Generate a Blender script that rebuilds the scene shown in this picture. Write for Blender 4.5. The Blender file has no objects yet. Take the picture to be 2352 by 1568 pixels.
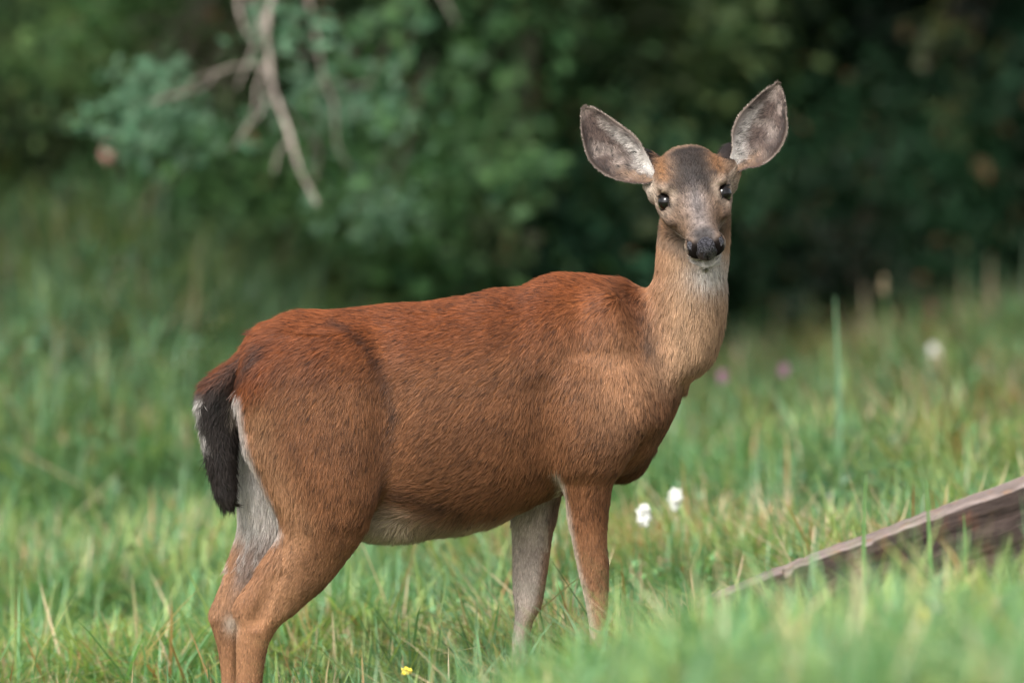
import bpy, bmesh, math, random
import numpy as np
from mathutils import Vector, kdtree

random.seed(7)
rng = np.random.default_rng(7)
SC = bpy.context.scene
COL = SC.collection

# ---------------------------------------------------------------- camera
CAM = np.array([0.0, -20.0, 1.30])
AIM = Vector((0.0, 0.0, 0.784))
cd = bpy.data.cameras.new('camera')
cam = bpy.data.objects.new('camera', cd)
COL.objects.link(cam)
cam.location = CAM
cam.rotation_euler = (AIM - Vector(CAM)).to_track_quat('-Z', 'Y').to_euler()
cd.sensor_width = 36.0
cd.lens = 306.0
cd.clip_start = 0.5
cd.clip_end = 600.0
cd.dof.use_dof = True
cd.dof.focus_distance = 19.86
cd.dof.aperture_fstop = 1.85
SC.camera = cam

# ---------------------------------------------------------------- sky, sun, exposure
world = bpy.data.worlds.new('World')
SC.world = world
world.use_nodes = True
wn = world.node_tree.nodes
wl = world.node_tree.links
bgn = wn['Background']
sky = wn.new('ShaderNodeTexSky')
sky.sky_type = 'NISHITA'
sky.sun_disc = False
SUN_EL, SUN_AZ = 45.0, 208.0          # azimuth clockwise from +Y
sky.sun_elevation = math.radians(SUN_EL)
sky.sun_rotation = math.radians(SUN_AZ)
sky.air_density = 1.0
sky.dust_density = 4.0
sky.ozone_density = 1.0
hsv = wn.new('ShaderNodeHueSaturation')   # an overcast sky: nearly white
hsv.inputs['Saturation'].default_value = 0.22
wl.new(sky.outputs['Color'], hsv.inputs['Color'])
wl.new(hsv.outputs['Color'], bgn.inputs['Color'])
bgn.inputs['Strength'].default_value = 0.115

sd = bpy.data.lights.new('sun', 'SUN')
sun = bpy.data.objects.new('sun', sd)
COL.objects.link(sun)
sd.energy = 1.5
sd.angle = math.radians(25)
sd.color = (1.0, 0.965, 0.91)
_e, _a = math.radians(SUN_EL), math.radians(SUN_AZ)
sdir = Vector((math.sin(_a) * math.cos(_e), math.cos(_a) * math.cos(_e), math.sin(_e)))
sun.rotation_euler = sdir.to_track_quat('Z', 'Y').to_euler()
sun.location = (-4, -6, 9)

SC.view_settings.view_transform = 'Standard'
SC.view_settings.look = 'None'
SC.view_settings.exposure = 1.32
SC.view_settings.gamma = 1.0
SC.view_settings.use_curve_mapping = False
SC.render.engine = 'CYCLES'
SC.cycles.use_denoising = True
SC.cycles.max_bounces = 6
SC.cycles.diffuse_bounces = 3
SC.cycles.transparent_max_bounces = 4
SC.cycles.use_adaptive_sampling = True
SC.cycles.adaptive_threshold = 0.012
SC.render.hair_type = 'STRIP'


# ---------------------------------------------------------------- helpers
def tag(o, label=None, cat=None, group=None, kind=None):
    if label: o['label'] = label
    if cat: o['category'] = cat
    if group: o['group'] = group
    if kind: o['kind'] = kind
    return o


def empty(name, loc):
    o = bpy.data.objects.new(name, None)
    o.empty_display_size = 0.1
    o.location = loc
    COL.objects.link(o)
    return o


def adopt(o, parent):
    """parent keeping the child's world place (roots here carry a location only)"""
    o.parent = parent
    p, off = parent, Vector((0, 0, 0))
    while p is not None:
        off += p.location
        p = p.parent
    o.location = -off
    return o


def mesh_obj(name, V, F, mat, parent=None, smooth=False, colors=None):
    """V (n,3) array, F list/array of faces (equal length arrays or list of tuples)"""
    me = bpy.data.meshes.new(name)
    V = np.asarray(V, dtype=np.float32)
    if isinstance(F, np.ndarray):
        n, k = F.shape
        me.vertices.add(len(V))
        me.vertices.foreach_set('co', V.ravel())
        me.loops.add(n * k)
        me.loops.foreach_set('vertex_index', F.astype(np.int32).ravel())
        me.polygons.add(n)
        me.polygons.foreach_set('loop_start', np.arange(0, n * k, k, dtype=np.int32))
        me.update(calc_edges=True)
    else:
        me.from_pydata([tuple(map(float, v)) for v in V], [], [tuple(int(i) for i in f) for f in F])
        me.update()
    if smooth:
        me.polygons.foreach_set('use_smooth', np.ones(len(me.polygons), dtype=bool))
    if colors is not None:
        at_ = me.attributes.new('paint', 'FLOAT_COLOR', 'POINT')
        c4 = np.ones((len(V), 4), dtype=np.float32)
        c4[:, :3] = colors
        at_.data.foreach_set('color', c4.ravel())
    me.materials.append(mat)
    o = bpy.data.objects.new(name, me)
    COL.objects.link(o)
    if parent is not None:
        adopt(o, parent)
    return o


def at(u, v, y):
    """world point at depth y seen through picture point (u, v) of a 2352 x 1568 frame"""
    p = np.array([(u - 1176) / 1000.0, 0.0, (1568 - v) / 1000.0])
    t = (y + 20.0) / 20.0
    return CAM + (p - CAM) * t


def sstep(a, b, x):
    t = np.clip((x - a) / (b - a + 1e-12), 0, 1)
    return t * t * (3 - 2 * t)


def srgb(r, g, b):
    c = np.array([r, g, b]) / 255.0
    return np.where(c <= 0.04045, c / 12.92, ((c + 0.055) / 1.055) ** 2.4)


def hash3(i, j, k, seed=0):
    h = (i.astype(np.int64) * 374761393 + j.astype(np.int64) * 668265263 + k.astype(np.int64) * 2147483647 + seed * 1274126177)
    h = (h ^ (h >> 13)) * 1274126177
    h = h & 0x7fffffff
    h = (h ^ (h >> 16))
    return (h & 0xffff) / 65535.0


def noise3(P, scale, seed=0):
    Q = P * scale
    I = np.floor(Q).astype(np.int64)
    f = Q - I
    f = f * f * (3 - 2 * f)
    r = 0
    for dx in (0, 1):
        for dy in (0, 1):
            for dz in (0, 1):
                w = (f[:, 0] if dx else 1 - f[:, 0]) * (f[:, 1] if dy else 1 - f[:, 1]) * (f[:, 2] if dz else 1 - f[:, 2])
                r = r + w * hash3(I[:, 0] + dx, I[:, 1] + dy, I[:, 2] + dz, seed)
    return r


def norm(v):
    return v / (np.linalg.norm(v, axis=-1, keepdims=True) + 1e-12)


def tube(P, R, n=6):
    """tapered tube along points P with radii R -> verts, faces"""
    P = np.asarray(P, float)
    m = len(P)
    T = np.gradient(P, axis=0)
    T = norm(T)
    ref = np.array([0.0, 1.0, 0.0]) if abs(T[0][1]) < 0.8 else np.array([1.0, 0, 0])
    V = []
    for i in range(m):
        a = np.cross(T[i], ref); a /= np.linalg.norm(a) + 1e-9
        b = np.cross(T[i], a)
        for j in range(n):
            th = 2 * math.pi * j / n
            V.append(P[i] + R[i] * (math.cos(th) * a + math.sin(th) * b))
    F = []
    for i in range(m - 1):
        for j in range(n):
            j2 = (j + 1) % n
            F.append((i * n + j, i * n + j2, (i + 1) * n + j2, (i + 1) * n + j))
    V.append(P[-1] + T[-1] * R[-1]); e = len(V) - 1
    for j in range(n):
        F.append(((m - 1) * n + j, (m - 1) * n + (j + 1) % n, e))
    V.append(P[0] - T[0] * R[0] * 0.5); e = len(V) - 1
    for j in range(n):
        F.append((j, e, (j + 1) % n))
    return V, F


def join(parts):
    V, F = [], []
    for v, f in parts:
        o = len(V)
        V.extend(list(v))
        F.extend([tuple(i + o for i in q) for q in f])
    return np.array(V), F


# ---------------------------------------------------------------- materials
def new_mat(name):
    m = bpy.data.materials.new(name)
    m.use_nodes = True
    n = m.node_tree.nodes
    return m, n, m.node_tree.links, n['Principled BSDF']


def leaf_mat(name, trans=0.35, rough=0.55, spec=0.3):
    m, n, l, b = new_mat(name)
    a = n.new('ShaderNodeAttribute'); a.attribute_name = 'paint'
    b.inputs['Roughness'].default_value = rough
    b.inputs['Specular IOR Level'].default_value = spec
    l.new(a.outputs['Color'], b.inputs['Base Color'])
    t = n.new('ShaderNodeBsdfTranslucent')
    mx = n.new('ShaderNodeMixShader'); mx.inputs[0].default_value = trans
    mul = n.new('ShaderNodeMix'); mul.data_type = 'RGBA'; mul.blend_type = 'MULTIPLY'
    mul.inputs[0].default_value = 1.0
    mul.inputs[7].default_value = (1.15, 1.2, 0.6, 1)
    l.new(a.outputs['Color'], mul.inputs[6])
    l.new(mul.outputs[2], t.inputs['Color'])
    l.new(b.outputs[0], mx.inputs[1]); l.new(t.outputs[0], mx.inputs[2])
    l.new(mx.outputs[0], n['Material Output'].inputs['Surface'])
    return m


def bark_mat(name, c1, c2, scale=30):
    m, n, l, b = new_mat(name)
    tc = n.new('ShaderNodeTexCoord')
    nz = n.new('ShaderNodeTexNoise'); nz.inputs['Scale'].default_value = scale; nz.inputs['Detail'].default_value = 6
    rp = n.new('ShaderNodeValToRGB')
    rp.color_ramp.elements[0].color = (*c1, 1); rp.color_ramp.elements[0].position = 0.35
    rp.color_ramp.elements[1].color = (*c2, 1); rp.color_ramp.elements[1].position = 0.68
    l.new(tc.outputs['Object'], nz.inputs['Vector'])
    l.new(nz.outputs['Fac'], rp.inputs[0]); l.new(rp.outputs[0], b.inputs['Base Color'])
    bp = n.new('ShaderNodeBump'); bp.inputs['Strength'].default_value = 0.5; bp.inputs['Distance'].default_value = 0.01
    l.new(nz.outputs['Fac'], bp.inputs['Height']); l.new(bp.outputs[0], b.inputs['Normal'])
    b.inputs['Roughness'].default_value = 0.9
    return m


def plain(name, col, rough=0.6, spec=0.5):
    m, n, l, b = new_mat(name)
    nz = n.new('ShaderNodeTexNoise'); nz.inputs['Scale'].default_value = 60
    rp = n.new('ShaderNodeValToRGB')
    rp.color_ramp.elements[0].color = (*(np.array(col) * 0.8), 1)
    rp.color_ramp.elements[1].color = (*np.minimum(np.array(col) * 1.15, 1), 1)
    l.new(nz.outputs['Fac'], rp.inputs[0]); l.new(rp.outputs[0], b.inputs['Base Color'])
    b.inputs['Roughness'].default_value = rough
    b.inputs['Specular IOR Level'].default_value = spec
    return m


M_LEAF = leaf_mat('leaf')
M_GRASS = leaf_mat('grass_blade', 0.38, 0.42, 0.5)
M_BARK = bark_mat('branch_bark', (0.16, 0.13, 0.11), (0.44, 0.37, 0.315))
M_STEM = bark_mat('shrub_bark', (0.03, 0.022, 0.015), (0.10, 0.075, 0.05))
M_STALK = plain('green_stalk', (0.10, 0.19, 0.05))


# ---------------------------------------------------------------- terrain
def terrain(x, y):
    x = np.asarray(x, float); y = np.asarray(y, float)
    xc = np.clip(x, -3, 3.5)
    z = -0.135 + 0.10 * np.clip(x, -2.5, 1.0)
    yb = np.clip(y, 0, 13)
    z = z + 0.24 * (1 - np.exp(-yb / 1.3)) + yb * (0.006 + 0.028 * sstep(-0.6, 1.6, xc / (1 + 0.03 * yb)))
    z = z + 1.22 * sstep(2.0, 11.5, yb) * sstep(0.05, -1.1, xc / (1 + 0.03 * yb))
    # low rise in front of the deer, towards the right
    d = np.clip(-y, 0, None)
    hump = sstep(0.2, 3.2, d) * (1 - sstep(5.0, 9.0, d))
    z = z + hump * (0.325 * sstep(-0.5, 0.35, x) + 0.015 * np.clip(x - 0.2, 0, 1.2))
    z = z - 0.012 * np.clip(d - 4, 0, 16)
    far = np.clip(np.hypot(x, y) - 16, 0, None)
    z = z + 0.02 * far * (y > 0)
    P = np.stack([x.ravel(), y.ravel(), np.zeros(x.size)], 1)
    z = z + ((noise3(P, 1.1, 3) - 0.5) * 0.07 + (noise3(P, 4.0, 4) - 0.5) * 0.025).reshape(x.shape)
    return z


def axis(near, far, step):
    a = np.arange(-near, near + 1e-6, step)
    b = near * np.power(far / near, np.linspace(0, 1, 16))[1:]
    return np.concatenate([-b[::-1], a, b])


gx = axis(8, 160, 0.16)
gy = axis(16, 160, 0.2)
GX, GY = np.meshgrid(gx, gy, indexing='ij')
GZ = terrain(GX, GY)
nx_, ny_ = GX.shape
idx = np.arange(nx_ * ny_).reshape(nx_, ny_)
quads = np.stack([idx[:-1, :-1], idx[1:, :-1], idx[1:, 1:], idx[:-1, 1:]], -1).reshape(-1, 4)
mg, n, l, b = new_mat('soil_and_turf')
tc = n.new('ShaderNodeTexCoord')
nz = n.new('ShaderNodeTexNoise'); nz.inputs['Scale'].default_value = 5; nz.inputs['Detail'].default_value = 8
rp = n.new('ShaderNodeValToRGB')
rp.color_ramp.elements[0].color = (0.035, 0.055, 0.018, 1); rp.color_ramp.elements[0].position = 0.35
rp.color_ramp.elements[1].color = (0.11, 0.11, 0.05, 1); rp.color_ramp.elements[1].position = 0.7
l.new(tc.outputs['Object'], nz.inputs['Vector']); l.new(nz.outputs['Fac'], rp.inputs[0])
l.new(rp.outputs[0], b.inputs['Base Color']); b.inputs['Roughness'].default_value = 1.0
ground = mesh_obj('ground', np.stack([GX.ravel(), GY.ravel(), GZ.ravel()], 1), quads, mg, smooth=True)
tag(ground, 'gently sloping turf ground under the grass', 'ground', kind='structure')


# ---------------------------------------------------------------- grass
def blades(x, y, h, w, lean, bend, heading, col):
    """one mesh of grass blades: 7 vertices, 5 triangles each"""
    n_ = len(x)
    z = terrain(x, y)
    B = np.stack([x, y, z - 0.01], 1)
    side = np.stack([np.cos(heading), np.sin(heading), np.zeros(n_)], 1)
    fw = np.stack([-np.sin(heading), np.cos(heading), np.zeros(n_)], 1)
    up = np.array([0, 0, 1.0])
    lv = [(0.0, 0.8), (0.45, 1.0), (0.8, 0.6), (1.0, 0.0)]
    V = np.zeros((n_, 7, 3), np.float32)
    k = 0
    for t, ww in lv:
        out = (lean * t + bend * t * t)[:, None]
        hh = (h * t * (1 - 0.42 * np.minimum(bend, 1.6) * t))[:, None]
        c = B + fw * out * h[:, None] + up * hh
        if ww > 0:
            V[:, k] = c - side * (w * ww / 2)[:, None]
            V[:, k + 1] = c + side * (w * ww / 2)[:, None]
            k += 2
        else:
            V[:, k] = c
    tri = np.array([[0, 1, 3], [0, 3, 2], [2, 3, 5], [2, 5, 4], [4, 5, 6]])
    F = (np.arange(n_)[:, None, None] * 7 + tri[None]).reshape(-1, 3)
    tone = np.array([0.75, 0.75, 1.0, 1.0, 1.1, 1.1, 1.15])     # darker at the base, paler towards the tip
    C = col[:, None, :] * tone[None, :, None]
    return V.reshape(-1, 3), F, C.reshape(-1, 3)


G_GREEN = np.array([0.115, 0.26, 0.085])
G_BLUE = np.array([0.175, 0.295, 0.175])
G_YEL = np.array([0.30, 0.39, 0.14])
G_STRAW = np.array([0.52, 0.41, 0.27])
G_RUST = np.array([0.36, 0.21, 0.095])


def grass_patch(name, n_, xr, yr, hm, wm, straw, label=None, hmap=None, tint=1.0):
    x = rng.uniform(*xr, n_); y = rng.uniform(*yr, n_)
    # keep to the widening view, with room for a step aside
    half = 1.30 * (y + 20) / 20 + 0.95
    dens = np.where(np.abs(x) < half - 0.75, 1.0, 0.35)
    P = np.stack([x, y, np.zeros(n_)], 1)
    tuft = noise3(P, 7.0, 11) * 0.6 + noise3(P, 2.2, 12) * 0.4
    ok = (np.abs(x) < half) & (rng.random(n_) < dens) & (rng.random(n_) < 0.35 + 1.1 * sstep(0.3, 0.65, tuft))
    x, y, P, tuft = x[ok], y[ok], P[ok], tuft[ok]
    n_ = len(x)
    hvar = 0.55 + 0.9 * sstep(0.25, 0.75, tuft)
    h = hm * hvar * np.clip(rng.gamma(9, 1 / 9, n_), 0.4, 1.7)
    if hmap is not None:
        hk = hmap(x, y)
        h = h * hk
    w = wm * rng.uniform(0.6, 1.35, n_)
    wind = noise3(P, 1.3, 15) * 6.28
    heading = wind + rng.normal(0, 1.3, n_)
    lean = rng.normal(0.15, 0.6, n_)
    bend = np.abs(rng.normal(0.6, 0.75, n_))
    dry = np.clip(straw * (0.15 + 2.6 * sstep(0.42, 0.72, noise3(P, 1.8, 21))), 0, 0.85)
    dry = dry + 0.42 * np.exp(-((x - .8) / .38) ** 2 - ((y - 1.3) / 1.0) ** 2) * noise3(P, 3.0, 24)
    dry = dry * (0.35 + 0.65 * sstep(-0.5, 0.5, x))
    r = rng.random(n_)
    g = noise3(P, 0.9, 22)[:, None] * 0.7 + rng.random((n_, 1)) * 0.3
    base = G_GREEN * (1 - g) + G_BLUE * g
    base = np.where((rng.random(n_) < 0.12 + 0.5 * sstep(.45, .75, noise3(P, 2.7, 23)))[:, None], G_YEL, base)
    base = np.where((r < dry)[:, None], G_STRAW, base)
    base = np.where((r < dry * 0.22)[:, None], G_RUST, base)
    base = base * rng.uniform(0.7, 1.3, (n_, 1)) * tint * (1.0 - 0.42 * sstep(0.6, 7.5, y))[:, None]  # darker up the slope: tree shadow painted into the blade colour
    flat = r < dry * 0.8
    lean = np.where(flat, lean + rng.normal(0, 0.5, n_), lean)
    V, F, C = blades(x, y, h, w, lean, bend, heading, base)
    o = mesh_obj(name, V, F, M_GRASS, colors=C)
    tag(o, label, 'grass', kind='stuff')
    return o


grass_patch('grass', 125000, (-2.6, 2.6), (-2.2, 3.6), 0.14, 0.0064, 0.26, tint=1.08,
            label='pale green meadow grass with dry straw stems around the feet of the deer')
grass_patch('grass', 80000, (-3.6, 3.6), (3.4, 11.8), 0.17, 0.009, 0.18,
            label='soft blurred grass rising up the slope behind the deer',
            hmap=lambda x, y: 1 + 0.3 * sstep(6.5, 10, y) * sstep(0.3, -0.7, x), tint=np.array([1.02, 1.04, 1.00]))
grass_patch('grass', 52000, (-2.2, 2.4), (-8.6, -2.2), 0.135, 0.0075, 0.05, tint=1.18,
            label='out of focus green grass on the rise in front of the deer')


# ---------------------------------------------------------------- leaves
def leaves(centres, normals, size, col, aspect=0.55):
    n_ = len(centres)
    N = norm(normals)
    r = norm(rng.normal(size=(n_, 3)))
    A = norm(np.cross(N, r)); B_ = np.cross(N, A)
    L = size[:, None]
    V = np.zeros((n_, 6, 3), np.float32)
    droop = 0.18
    V[:, 0] = centres - A * L * 0.5
    V[:, 1] = centres - A * L * 0.12 + B_ * L * aspect * 0.5 + N * L * 0.08
    V[:, 2] = centres + A * L * 0.22 + B_ * L * aspect * 0.4 + N * L * 0.06
    V[:, 3] = centres + A * L * 0.55 - N * L * droop
    V[:, 4] = centres + A * L * 0.22 - B_ * L * aspect * 0.4 + N * L * 0.06
    V[:, 5] = centres - A * L * 0.12 - B_ * L * aspect * 0.5 + N * L * 0.08
    tri = np.array([[0, 1, 5], [1, 2, 4], [1, 4, 5], [2, 3, 4]])
    F = (np.arange(n_)[:, None, None] * 6 + tri[None]).reshape(-1, 3)
    return V.reshape(-1, 3), F, np.repeat(col, 6, axis=0)


def shrub(name, label, cat, group, base, top, rx, ry, n_sprays, per, size, col, col2, spread=0.14, stems=5, hollow=0.55):
    """base: ground point; crown is an uneven ellipsoid of leafy sprays from just above base to top"""
    base = np.array(base, float)
    per = int(per * 2.1)
    size = size * 0.72
    root = empty(name, base)
    tag(root, label, cat, group)
    rz = (top - base[2]) / 2
    c = base + np.array([0, 0, rz])
    d = norm(rng.normal(size=(n_sprays, 3)))
    rad = rng.uniform(hollow, 1.0, n_sprays) ** 0.7
    bump = 0.72 + 0.5 * noise3(d * 1.0 + base, 1.7, 31)
    S = c + d * (rad * bump)[:, None] * np.array([rx, ry, rz])
    S = S[S[:, 2] > base[2] + 0.02]
    n_sprays = len(S)
    P = np.repeat(S, per, axis=0)
    off = rng.normal(size=P.shape) * spread * np.array([1, 1, 0.75])
    P = P + off
    N = np.repeat(d[:n_sprays], per, axis=0) * 0.5 + rng.normal(size=P.shape) * 0.55 + np.array([0, -0.1, 0.75])
    k = np.repeat(rng.random(n_sprays), per)[:, None] * 0.65 + rng.random((len(P), 1)) * 0.35
    C = (col * (1 - k) + col2 * k) * rng.uniform(0.7, 1.3, (len(P), 1))
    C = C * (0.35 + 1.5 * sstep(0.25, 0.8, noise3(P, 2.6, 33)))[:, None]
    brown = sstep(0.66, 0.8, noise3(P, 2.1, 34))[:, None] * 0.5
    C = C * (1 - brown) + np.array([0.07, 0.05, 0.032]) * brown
    dead = rng.random(len(P)) < 0.02
    C[dead] = np.array([0.22, 0.13, 0.06])
    V, F, C = leaves(P, N, size * rng.uniform(0.4, 1.2, len(P)), C, rng.choice([0.38, 0.5, 0.62]))
    mesh_obj('foliage', V, F, M_LEAF, root, colors=C)
    parts = []
    order = rng.permutation(n_sprays)[:stems * 3]
    for i in range(stems):
        tip = S[order[i]]
        t = np.linspace(0, 1, 6)[:, None]
        b0 = base + np.array([rng.normal(0, 0.08), rng.normal(0, 0.08), -0.05])
        mid = np.array([0, 0, 1.0]) * rz * 0.5 * np.sin(t * math.pi)
        parts.append(tube(b0 + (tip - b0) * t + mid * 0.5, np.linspace(0.022, 0.006, 6)))
        for j in range(2):
            tip2 = S[order[stems + i * 2 + j]]
            p0 = b0 + (tip - b0) * 0.45 + mid[2] * 0.5
            parts.append(tube(p0 + (tip2 - p0) * np.linspace(0, 1, 4)[:, None], np.linspace(0.012, 0.004, 4), 5))
    V, F = join(parts)
    mesh_obj('stem', V, F, M_STEM, root, smooth=True)
    return root


L_TEAL_ = np.array([0.05, 0.13, 0.07])
x_ = grass_patch('grass', 9000, (0.35, 1.05), (-1.75, -1.12), 0.15, 0.0085, 0.06,
                 label='tuft of grass standing against the front of the sunken timber')


# clover and small broad leaves low in the turf
def ground_leaves(n_, xr, yr, hmax, size, label, cols):
    x = rng.uniform(*xr, n_); y = rng.uniform(*yr, n_)
    P = np.stack([x, y, np.zeros(n_)], 1)
    ok = (np.abs(x) < 1.3 * (y + 20) / 20 + .8) & (rng.random(n_) < sstep(.35, .7, noise3(P, 2.4, 81)) * .9 + .1)
    x, y, P = x[ok], y[ok], P[ok]
    n_ = len(x)
    z = terrain(x, y) + rng.random(n_) ** 1.5 * hmax + .01
    k = noise3(P, 1.7, 82)[:, None] * .6 + rng.random((n_, 1)) * .4
    C = (cols[0] * (1 - k) + cols[1] * k) * rng.uniform(.55, 1.5, (n_, 1))
    C = C * (.55 + .9 * sstep(.25, .75, noise3(P, 3.3, 83)))[:, None]
    q_ = rng.random(n_) < .015 + .06 * sstep(.5, .75, noise3(P, 2.1, 84))
    C[q_] = G_STRAW * rng.uniform(.4, .9, (q_.sum(), 1))
    V, F, C = leaves(np.stack([x, y, z], 1), rng.normal(size=(n_, 3)) * .7 + np.array([0, -.3, .7]), size * rng.uniform(.4, 1.5, n_), C, .55)
    o = mesh_obj('ground_cover', V, F, M_GRASS, colors=C)
    tag(o, label, 'ground cover', kind='stuff')


ground_leaves(70000, (-2.4, 2.4), (-6.5, 3.4), .09, .021, 'small clover leaves low in the meadow grass', (G_GREEN * 1.05, G_BLUE * 1.1))
ground_leaves(80000, (-3.6, 3.6), (2.6, 11.8), .14, .028, 'broad leaved weeds among the grass on the slope', (L_TEAL_ * 1.15, G_GREEN * .62))


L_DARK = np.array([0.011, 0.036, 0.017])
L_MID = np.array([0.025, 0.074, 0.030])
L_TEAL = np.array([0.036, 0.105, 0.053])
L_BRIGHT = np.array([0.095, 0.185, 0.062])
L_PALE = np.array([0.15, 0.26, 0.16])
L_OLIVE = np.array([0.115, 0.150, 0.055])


def on_ground(u, v, y):
    p = at(u, v, y)
    return np.array([p[0], y, float(terrain(np.array([p[0]]), np.array([y]))[0])])


# the wood behind: one dense dark mass of leaves nobody could count
nT = 70000
tx = rng.uniform(-6.5, 6.5, nT)
tz = rng.uniform(-0.2, 4.6, nT)
Pq = np.stack([tx, np.zeros(nT), tz], 1)
ty = 12.3 + 1.1 * (noise3(Pq, 0.9, 41) - 0.5) * 2 + rng.random(nT) * 1.6 - 0.16 * tz * (tz > 1.6)
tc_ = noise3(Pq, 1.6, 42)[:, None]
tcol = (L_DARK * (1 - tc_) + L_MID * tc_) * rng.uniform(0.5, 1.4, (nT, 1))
tP = np.stack([tx, ty, tz + terrain(tx, ty)], 1)
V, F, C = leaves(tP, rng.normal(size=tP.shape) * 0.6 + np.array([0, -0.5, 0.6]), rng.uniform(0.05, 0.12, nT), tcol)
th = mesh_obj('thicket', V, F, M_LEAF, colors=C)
tag(th, 'dark dense thicket closing off the whole background', 'thicket', kind='stuff')
# deeper leaves so that no sky shows through
nT = 42000
tP = np.stack([rng.uniform(-9, 9, nT), rng.uniform(14.2, 16.8, nT), rng.uniform(-0.3, 6.5, nT)], 1)
tP[:, 2] += terrain(tP[:, 0], tP[:, 1])
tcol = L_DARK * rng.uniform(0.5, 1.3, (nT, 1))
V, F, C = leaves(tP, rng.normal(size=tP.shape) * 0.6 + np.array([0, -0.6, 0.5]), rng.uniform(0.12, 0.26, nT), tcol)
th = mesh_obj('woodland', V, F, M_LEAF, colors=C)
tag(th, 'deep shadowed woodland behind the thicket', 'woodland', kind='stuff')

SG = 'leafy shrubs behind the deer'
shrubs = [
    # label, u, y, top, rx, ry, sprays, per, size, col, col2
    ('yellowish green soft bush at the left edge above the grass', 150, 9.3, 1.75, 0.95, 0.6, 300, 16, 0.06, L_BRIGHT * 1.15, L_OLIVE * 1.15),
    ('dark leafy shrub in the upper left corner behind the pale sprig', 60, 10.8, 3.0, 1.3, 0.7, 300, 20, 0.09, L_DARK, L_MID),
    ('teal green shrub low down behind the tail of the deer', 420, 9.6, 1.62, 0.95, 0.6, 330, 16, 0.07, L_TEAL * 1.3, L_BRIGHT),
    ('mid green bush behind the tip of the bare hanging branch', 760, 8.8, 2.2, 0.75, 0.6, 330, 18, 0.085, L_MID, L_BRIGHT),
    ('dark green shrub directly above the rump of the deer', 960, 9.4, 1.7, 0.8, 0.55, 280, 18, 0.085, L_DARK, L_TEAL),
    ('olive and green shrub between hanging branch and the deer ear', 1180, 9.8, 2.6, 0.8, 0.6, 300, 18, 0.09, L_MID, L_OLIVE),
    ('smooth brighter green shrub at the top above the left ear', 1400, 10.6, 3.2, 0.7, 0.6, 300, 20, 0.08, L_BRIGHT, L_MID),
    ('near black shrub behind the head of the deer', 1640, 10.8, 2.3, 0.9, 0.6, 260, 18, 0.09, L_DARK * .75, L_DARK * .75),  # this and the shrubs below: leaf colour lowered in place of crown shadow
    ('very dark shrub in the upper right behind the raised ear', 2010, 10.9, 2.7, 1.0, 0.6, 260, 20, 0.10, L_DARK * .75, L_MID * .75),
    ('dark shrub with one yellowing spray at the right edge', 2330, 10.6, 2.2, 0.8, 0.6, 250, 20, 0.10, L_DARK * .75, L_TEAL * .7),
    ('low dim shrub where the grassy slope ends on the right', 1900, 9.9, 1.45, 0.75, 0.45, 260, 16, 0.08, L_DARK * .75, L_MID * .75),
]
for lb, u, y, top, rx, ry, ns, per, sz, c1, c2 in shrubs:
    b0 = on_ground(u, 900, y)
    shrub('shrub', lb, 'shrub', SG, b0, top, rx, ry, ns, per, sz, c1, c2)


# unseen trees added above the frame so their crowns darken the bank
def tree(label, x, y, h, crown_c, crown_r, n_sprays):
    z0 = float(terrain(np.array([x]), np.array([y]))[0])
    root = empty('tree', (x, y, z0))
    tag(root, label, 'tree', 'unseen trees added for shading the bank')
    t = np.linspace(0, 1, 8)[:, None]
    p0 = np.array([x, y, z0 - 0.1]); p1 = np.array([crown_c[0], crown_c[1] + 0.4, h])
    path = p0 + (p1 - p0) * t + np.array([0.25, 0.1, 0]) * np.sin(t * 5)
    parts = [tube(path, np.linspace(0.16, 0.05, 8), 9)]
    for k in range(9):
        i = rng.integers(3, 7)
        tip = np.array(crown_c) + norm(rng.normal(size=3)) * np.array(crown_r) * 0.8
        parts.append(tube(path[i] + (tip - path[i]) * np.linspace(0, 1, 5)[:, None], np.linspace(0.05, 0.01, 5), 6))
    V, F = join(parts)
    mesh_obj('trunk', V, F, M_STEM, root, smooth=True)
    d = norm(rng.normal(size=(n_sprays, 3)))
    S = np.array(crown_c) + d * (rng.uniform(0.3, 1, n_sprays) ** 0.5)[:, None] * np.array(crown_r)
    P = np.repeat(S, 26, axis=0) + rng.normal(size=(n_sprays * 26, 3)) * 0.2
    C = (L_DARK * 0.5 + L_MID * 0.5) * rng.uniform(0.6, 1.4, (len(P), 1))
    V, F, C = leaves(P, rng.normal(size=P.shape) * 0.6 + np.array([0, 0, 0.7]), rng.uniform(0.08, 0.17, len(P)), C)
    mesh_obj('crown', V, F, M_LEAF, root, colors=C)


tree('unseen dark tree added for shading the right end of the bank', 3.6, 12.0, 4.6, (2.6, 8.6, 4.2), (2.5, 2.3, 1.25), 700)
tree('unseen dark tree added for shading the middle of the bank', -0.4, 14.6, 5.4, (-0.2, 9.8, 4.7), (2.2, 2.0, 1.2), 300)
tree('unseen broad dark tree added over the left slope and the hanging branch for shading', -5.6, 7.6, 5.2, (-3.1, 6.6, 4.6), (2.6, 2.7, 1.2), 260)
tree('unseen dark tree added at the far left end of the bank', -5.6, 13.4, 5.6, (-4.4, 11.2, 4.6), (1.9, 1.8, 1.2), 320)


# ---------------------------------------------------------------- hanging bare branch with its twigs and sprig
def spline(pts, n_):
    pts = np.asarray(pts, float)
    s = np.concatenate([[0], np.cumsum(np.linalg.norm(np.diff(pts, axis=0), axis=1))])
    t = np.linspace(0, s[-1], n_)
    return np.stack([pchip(s, pts[:, k], t) for k in range(3)], 1)


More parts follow.
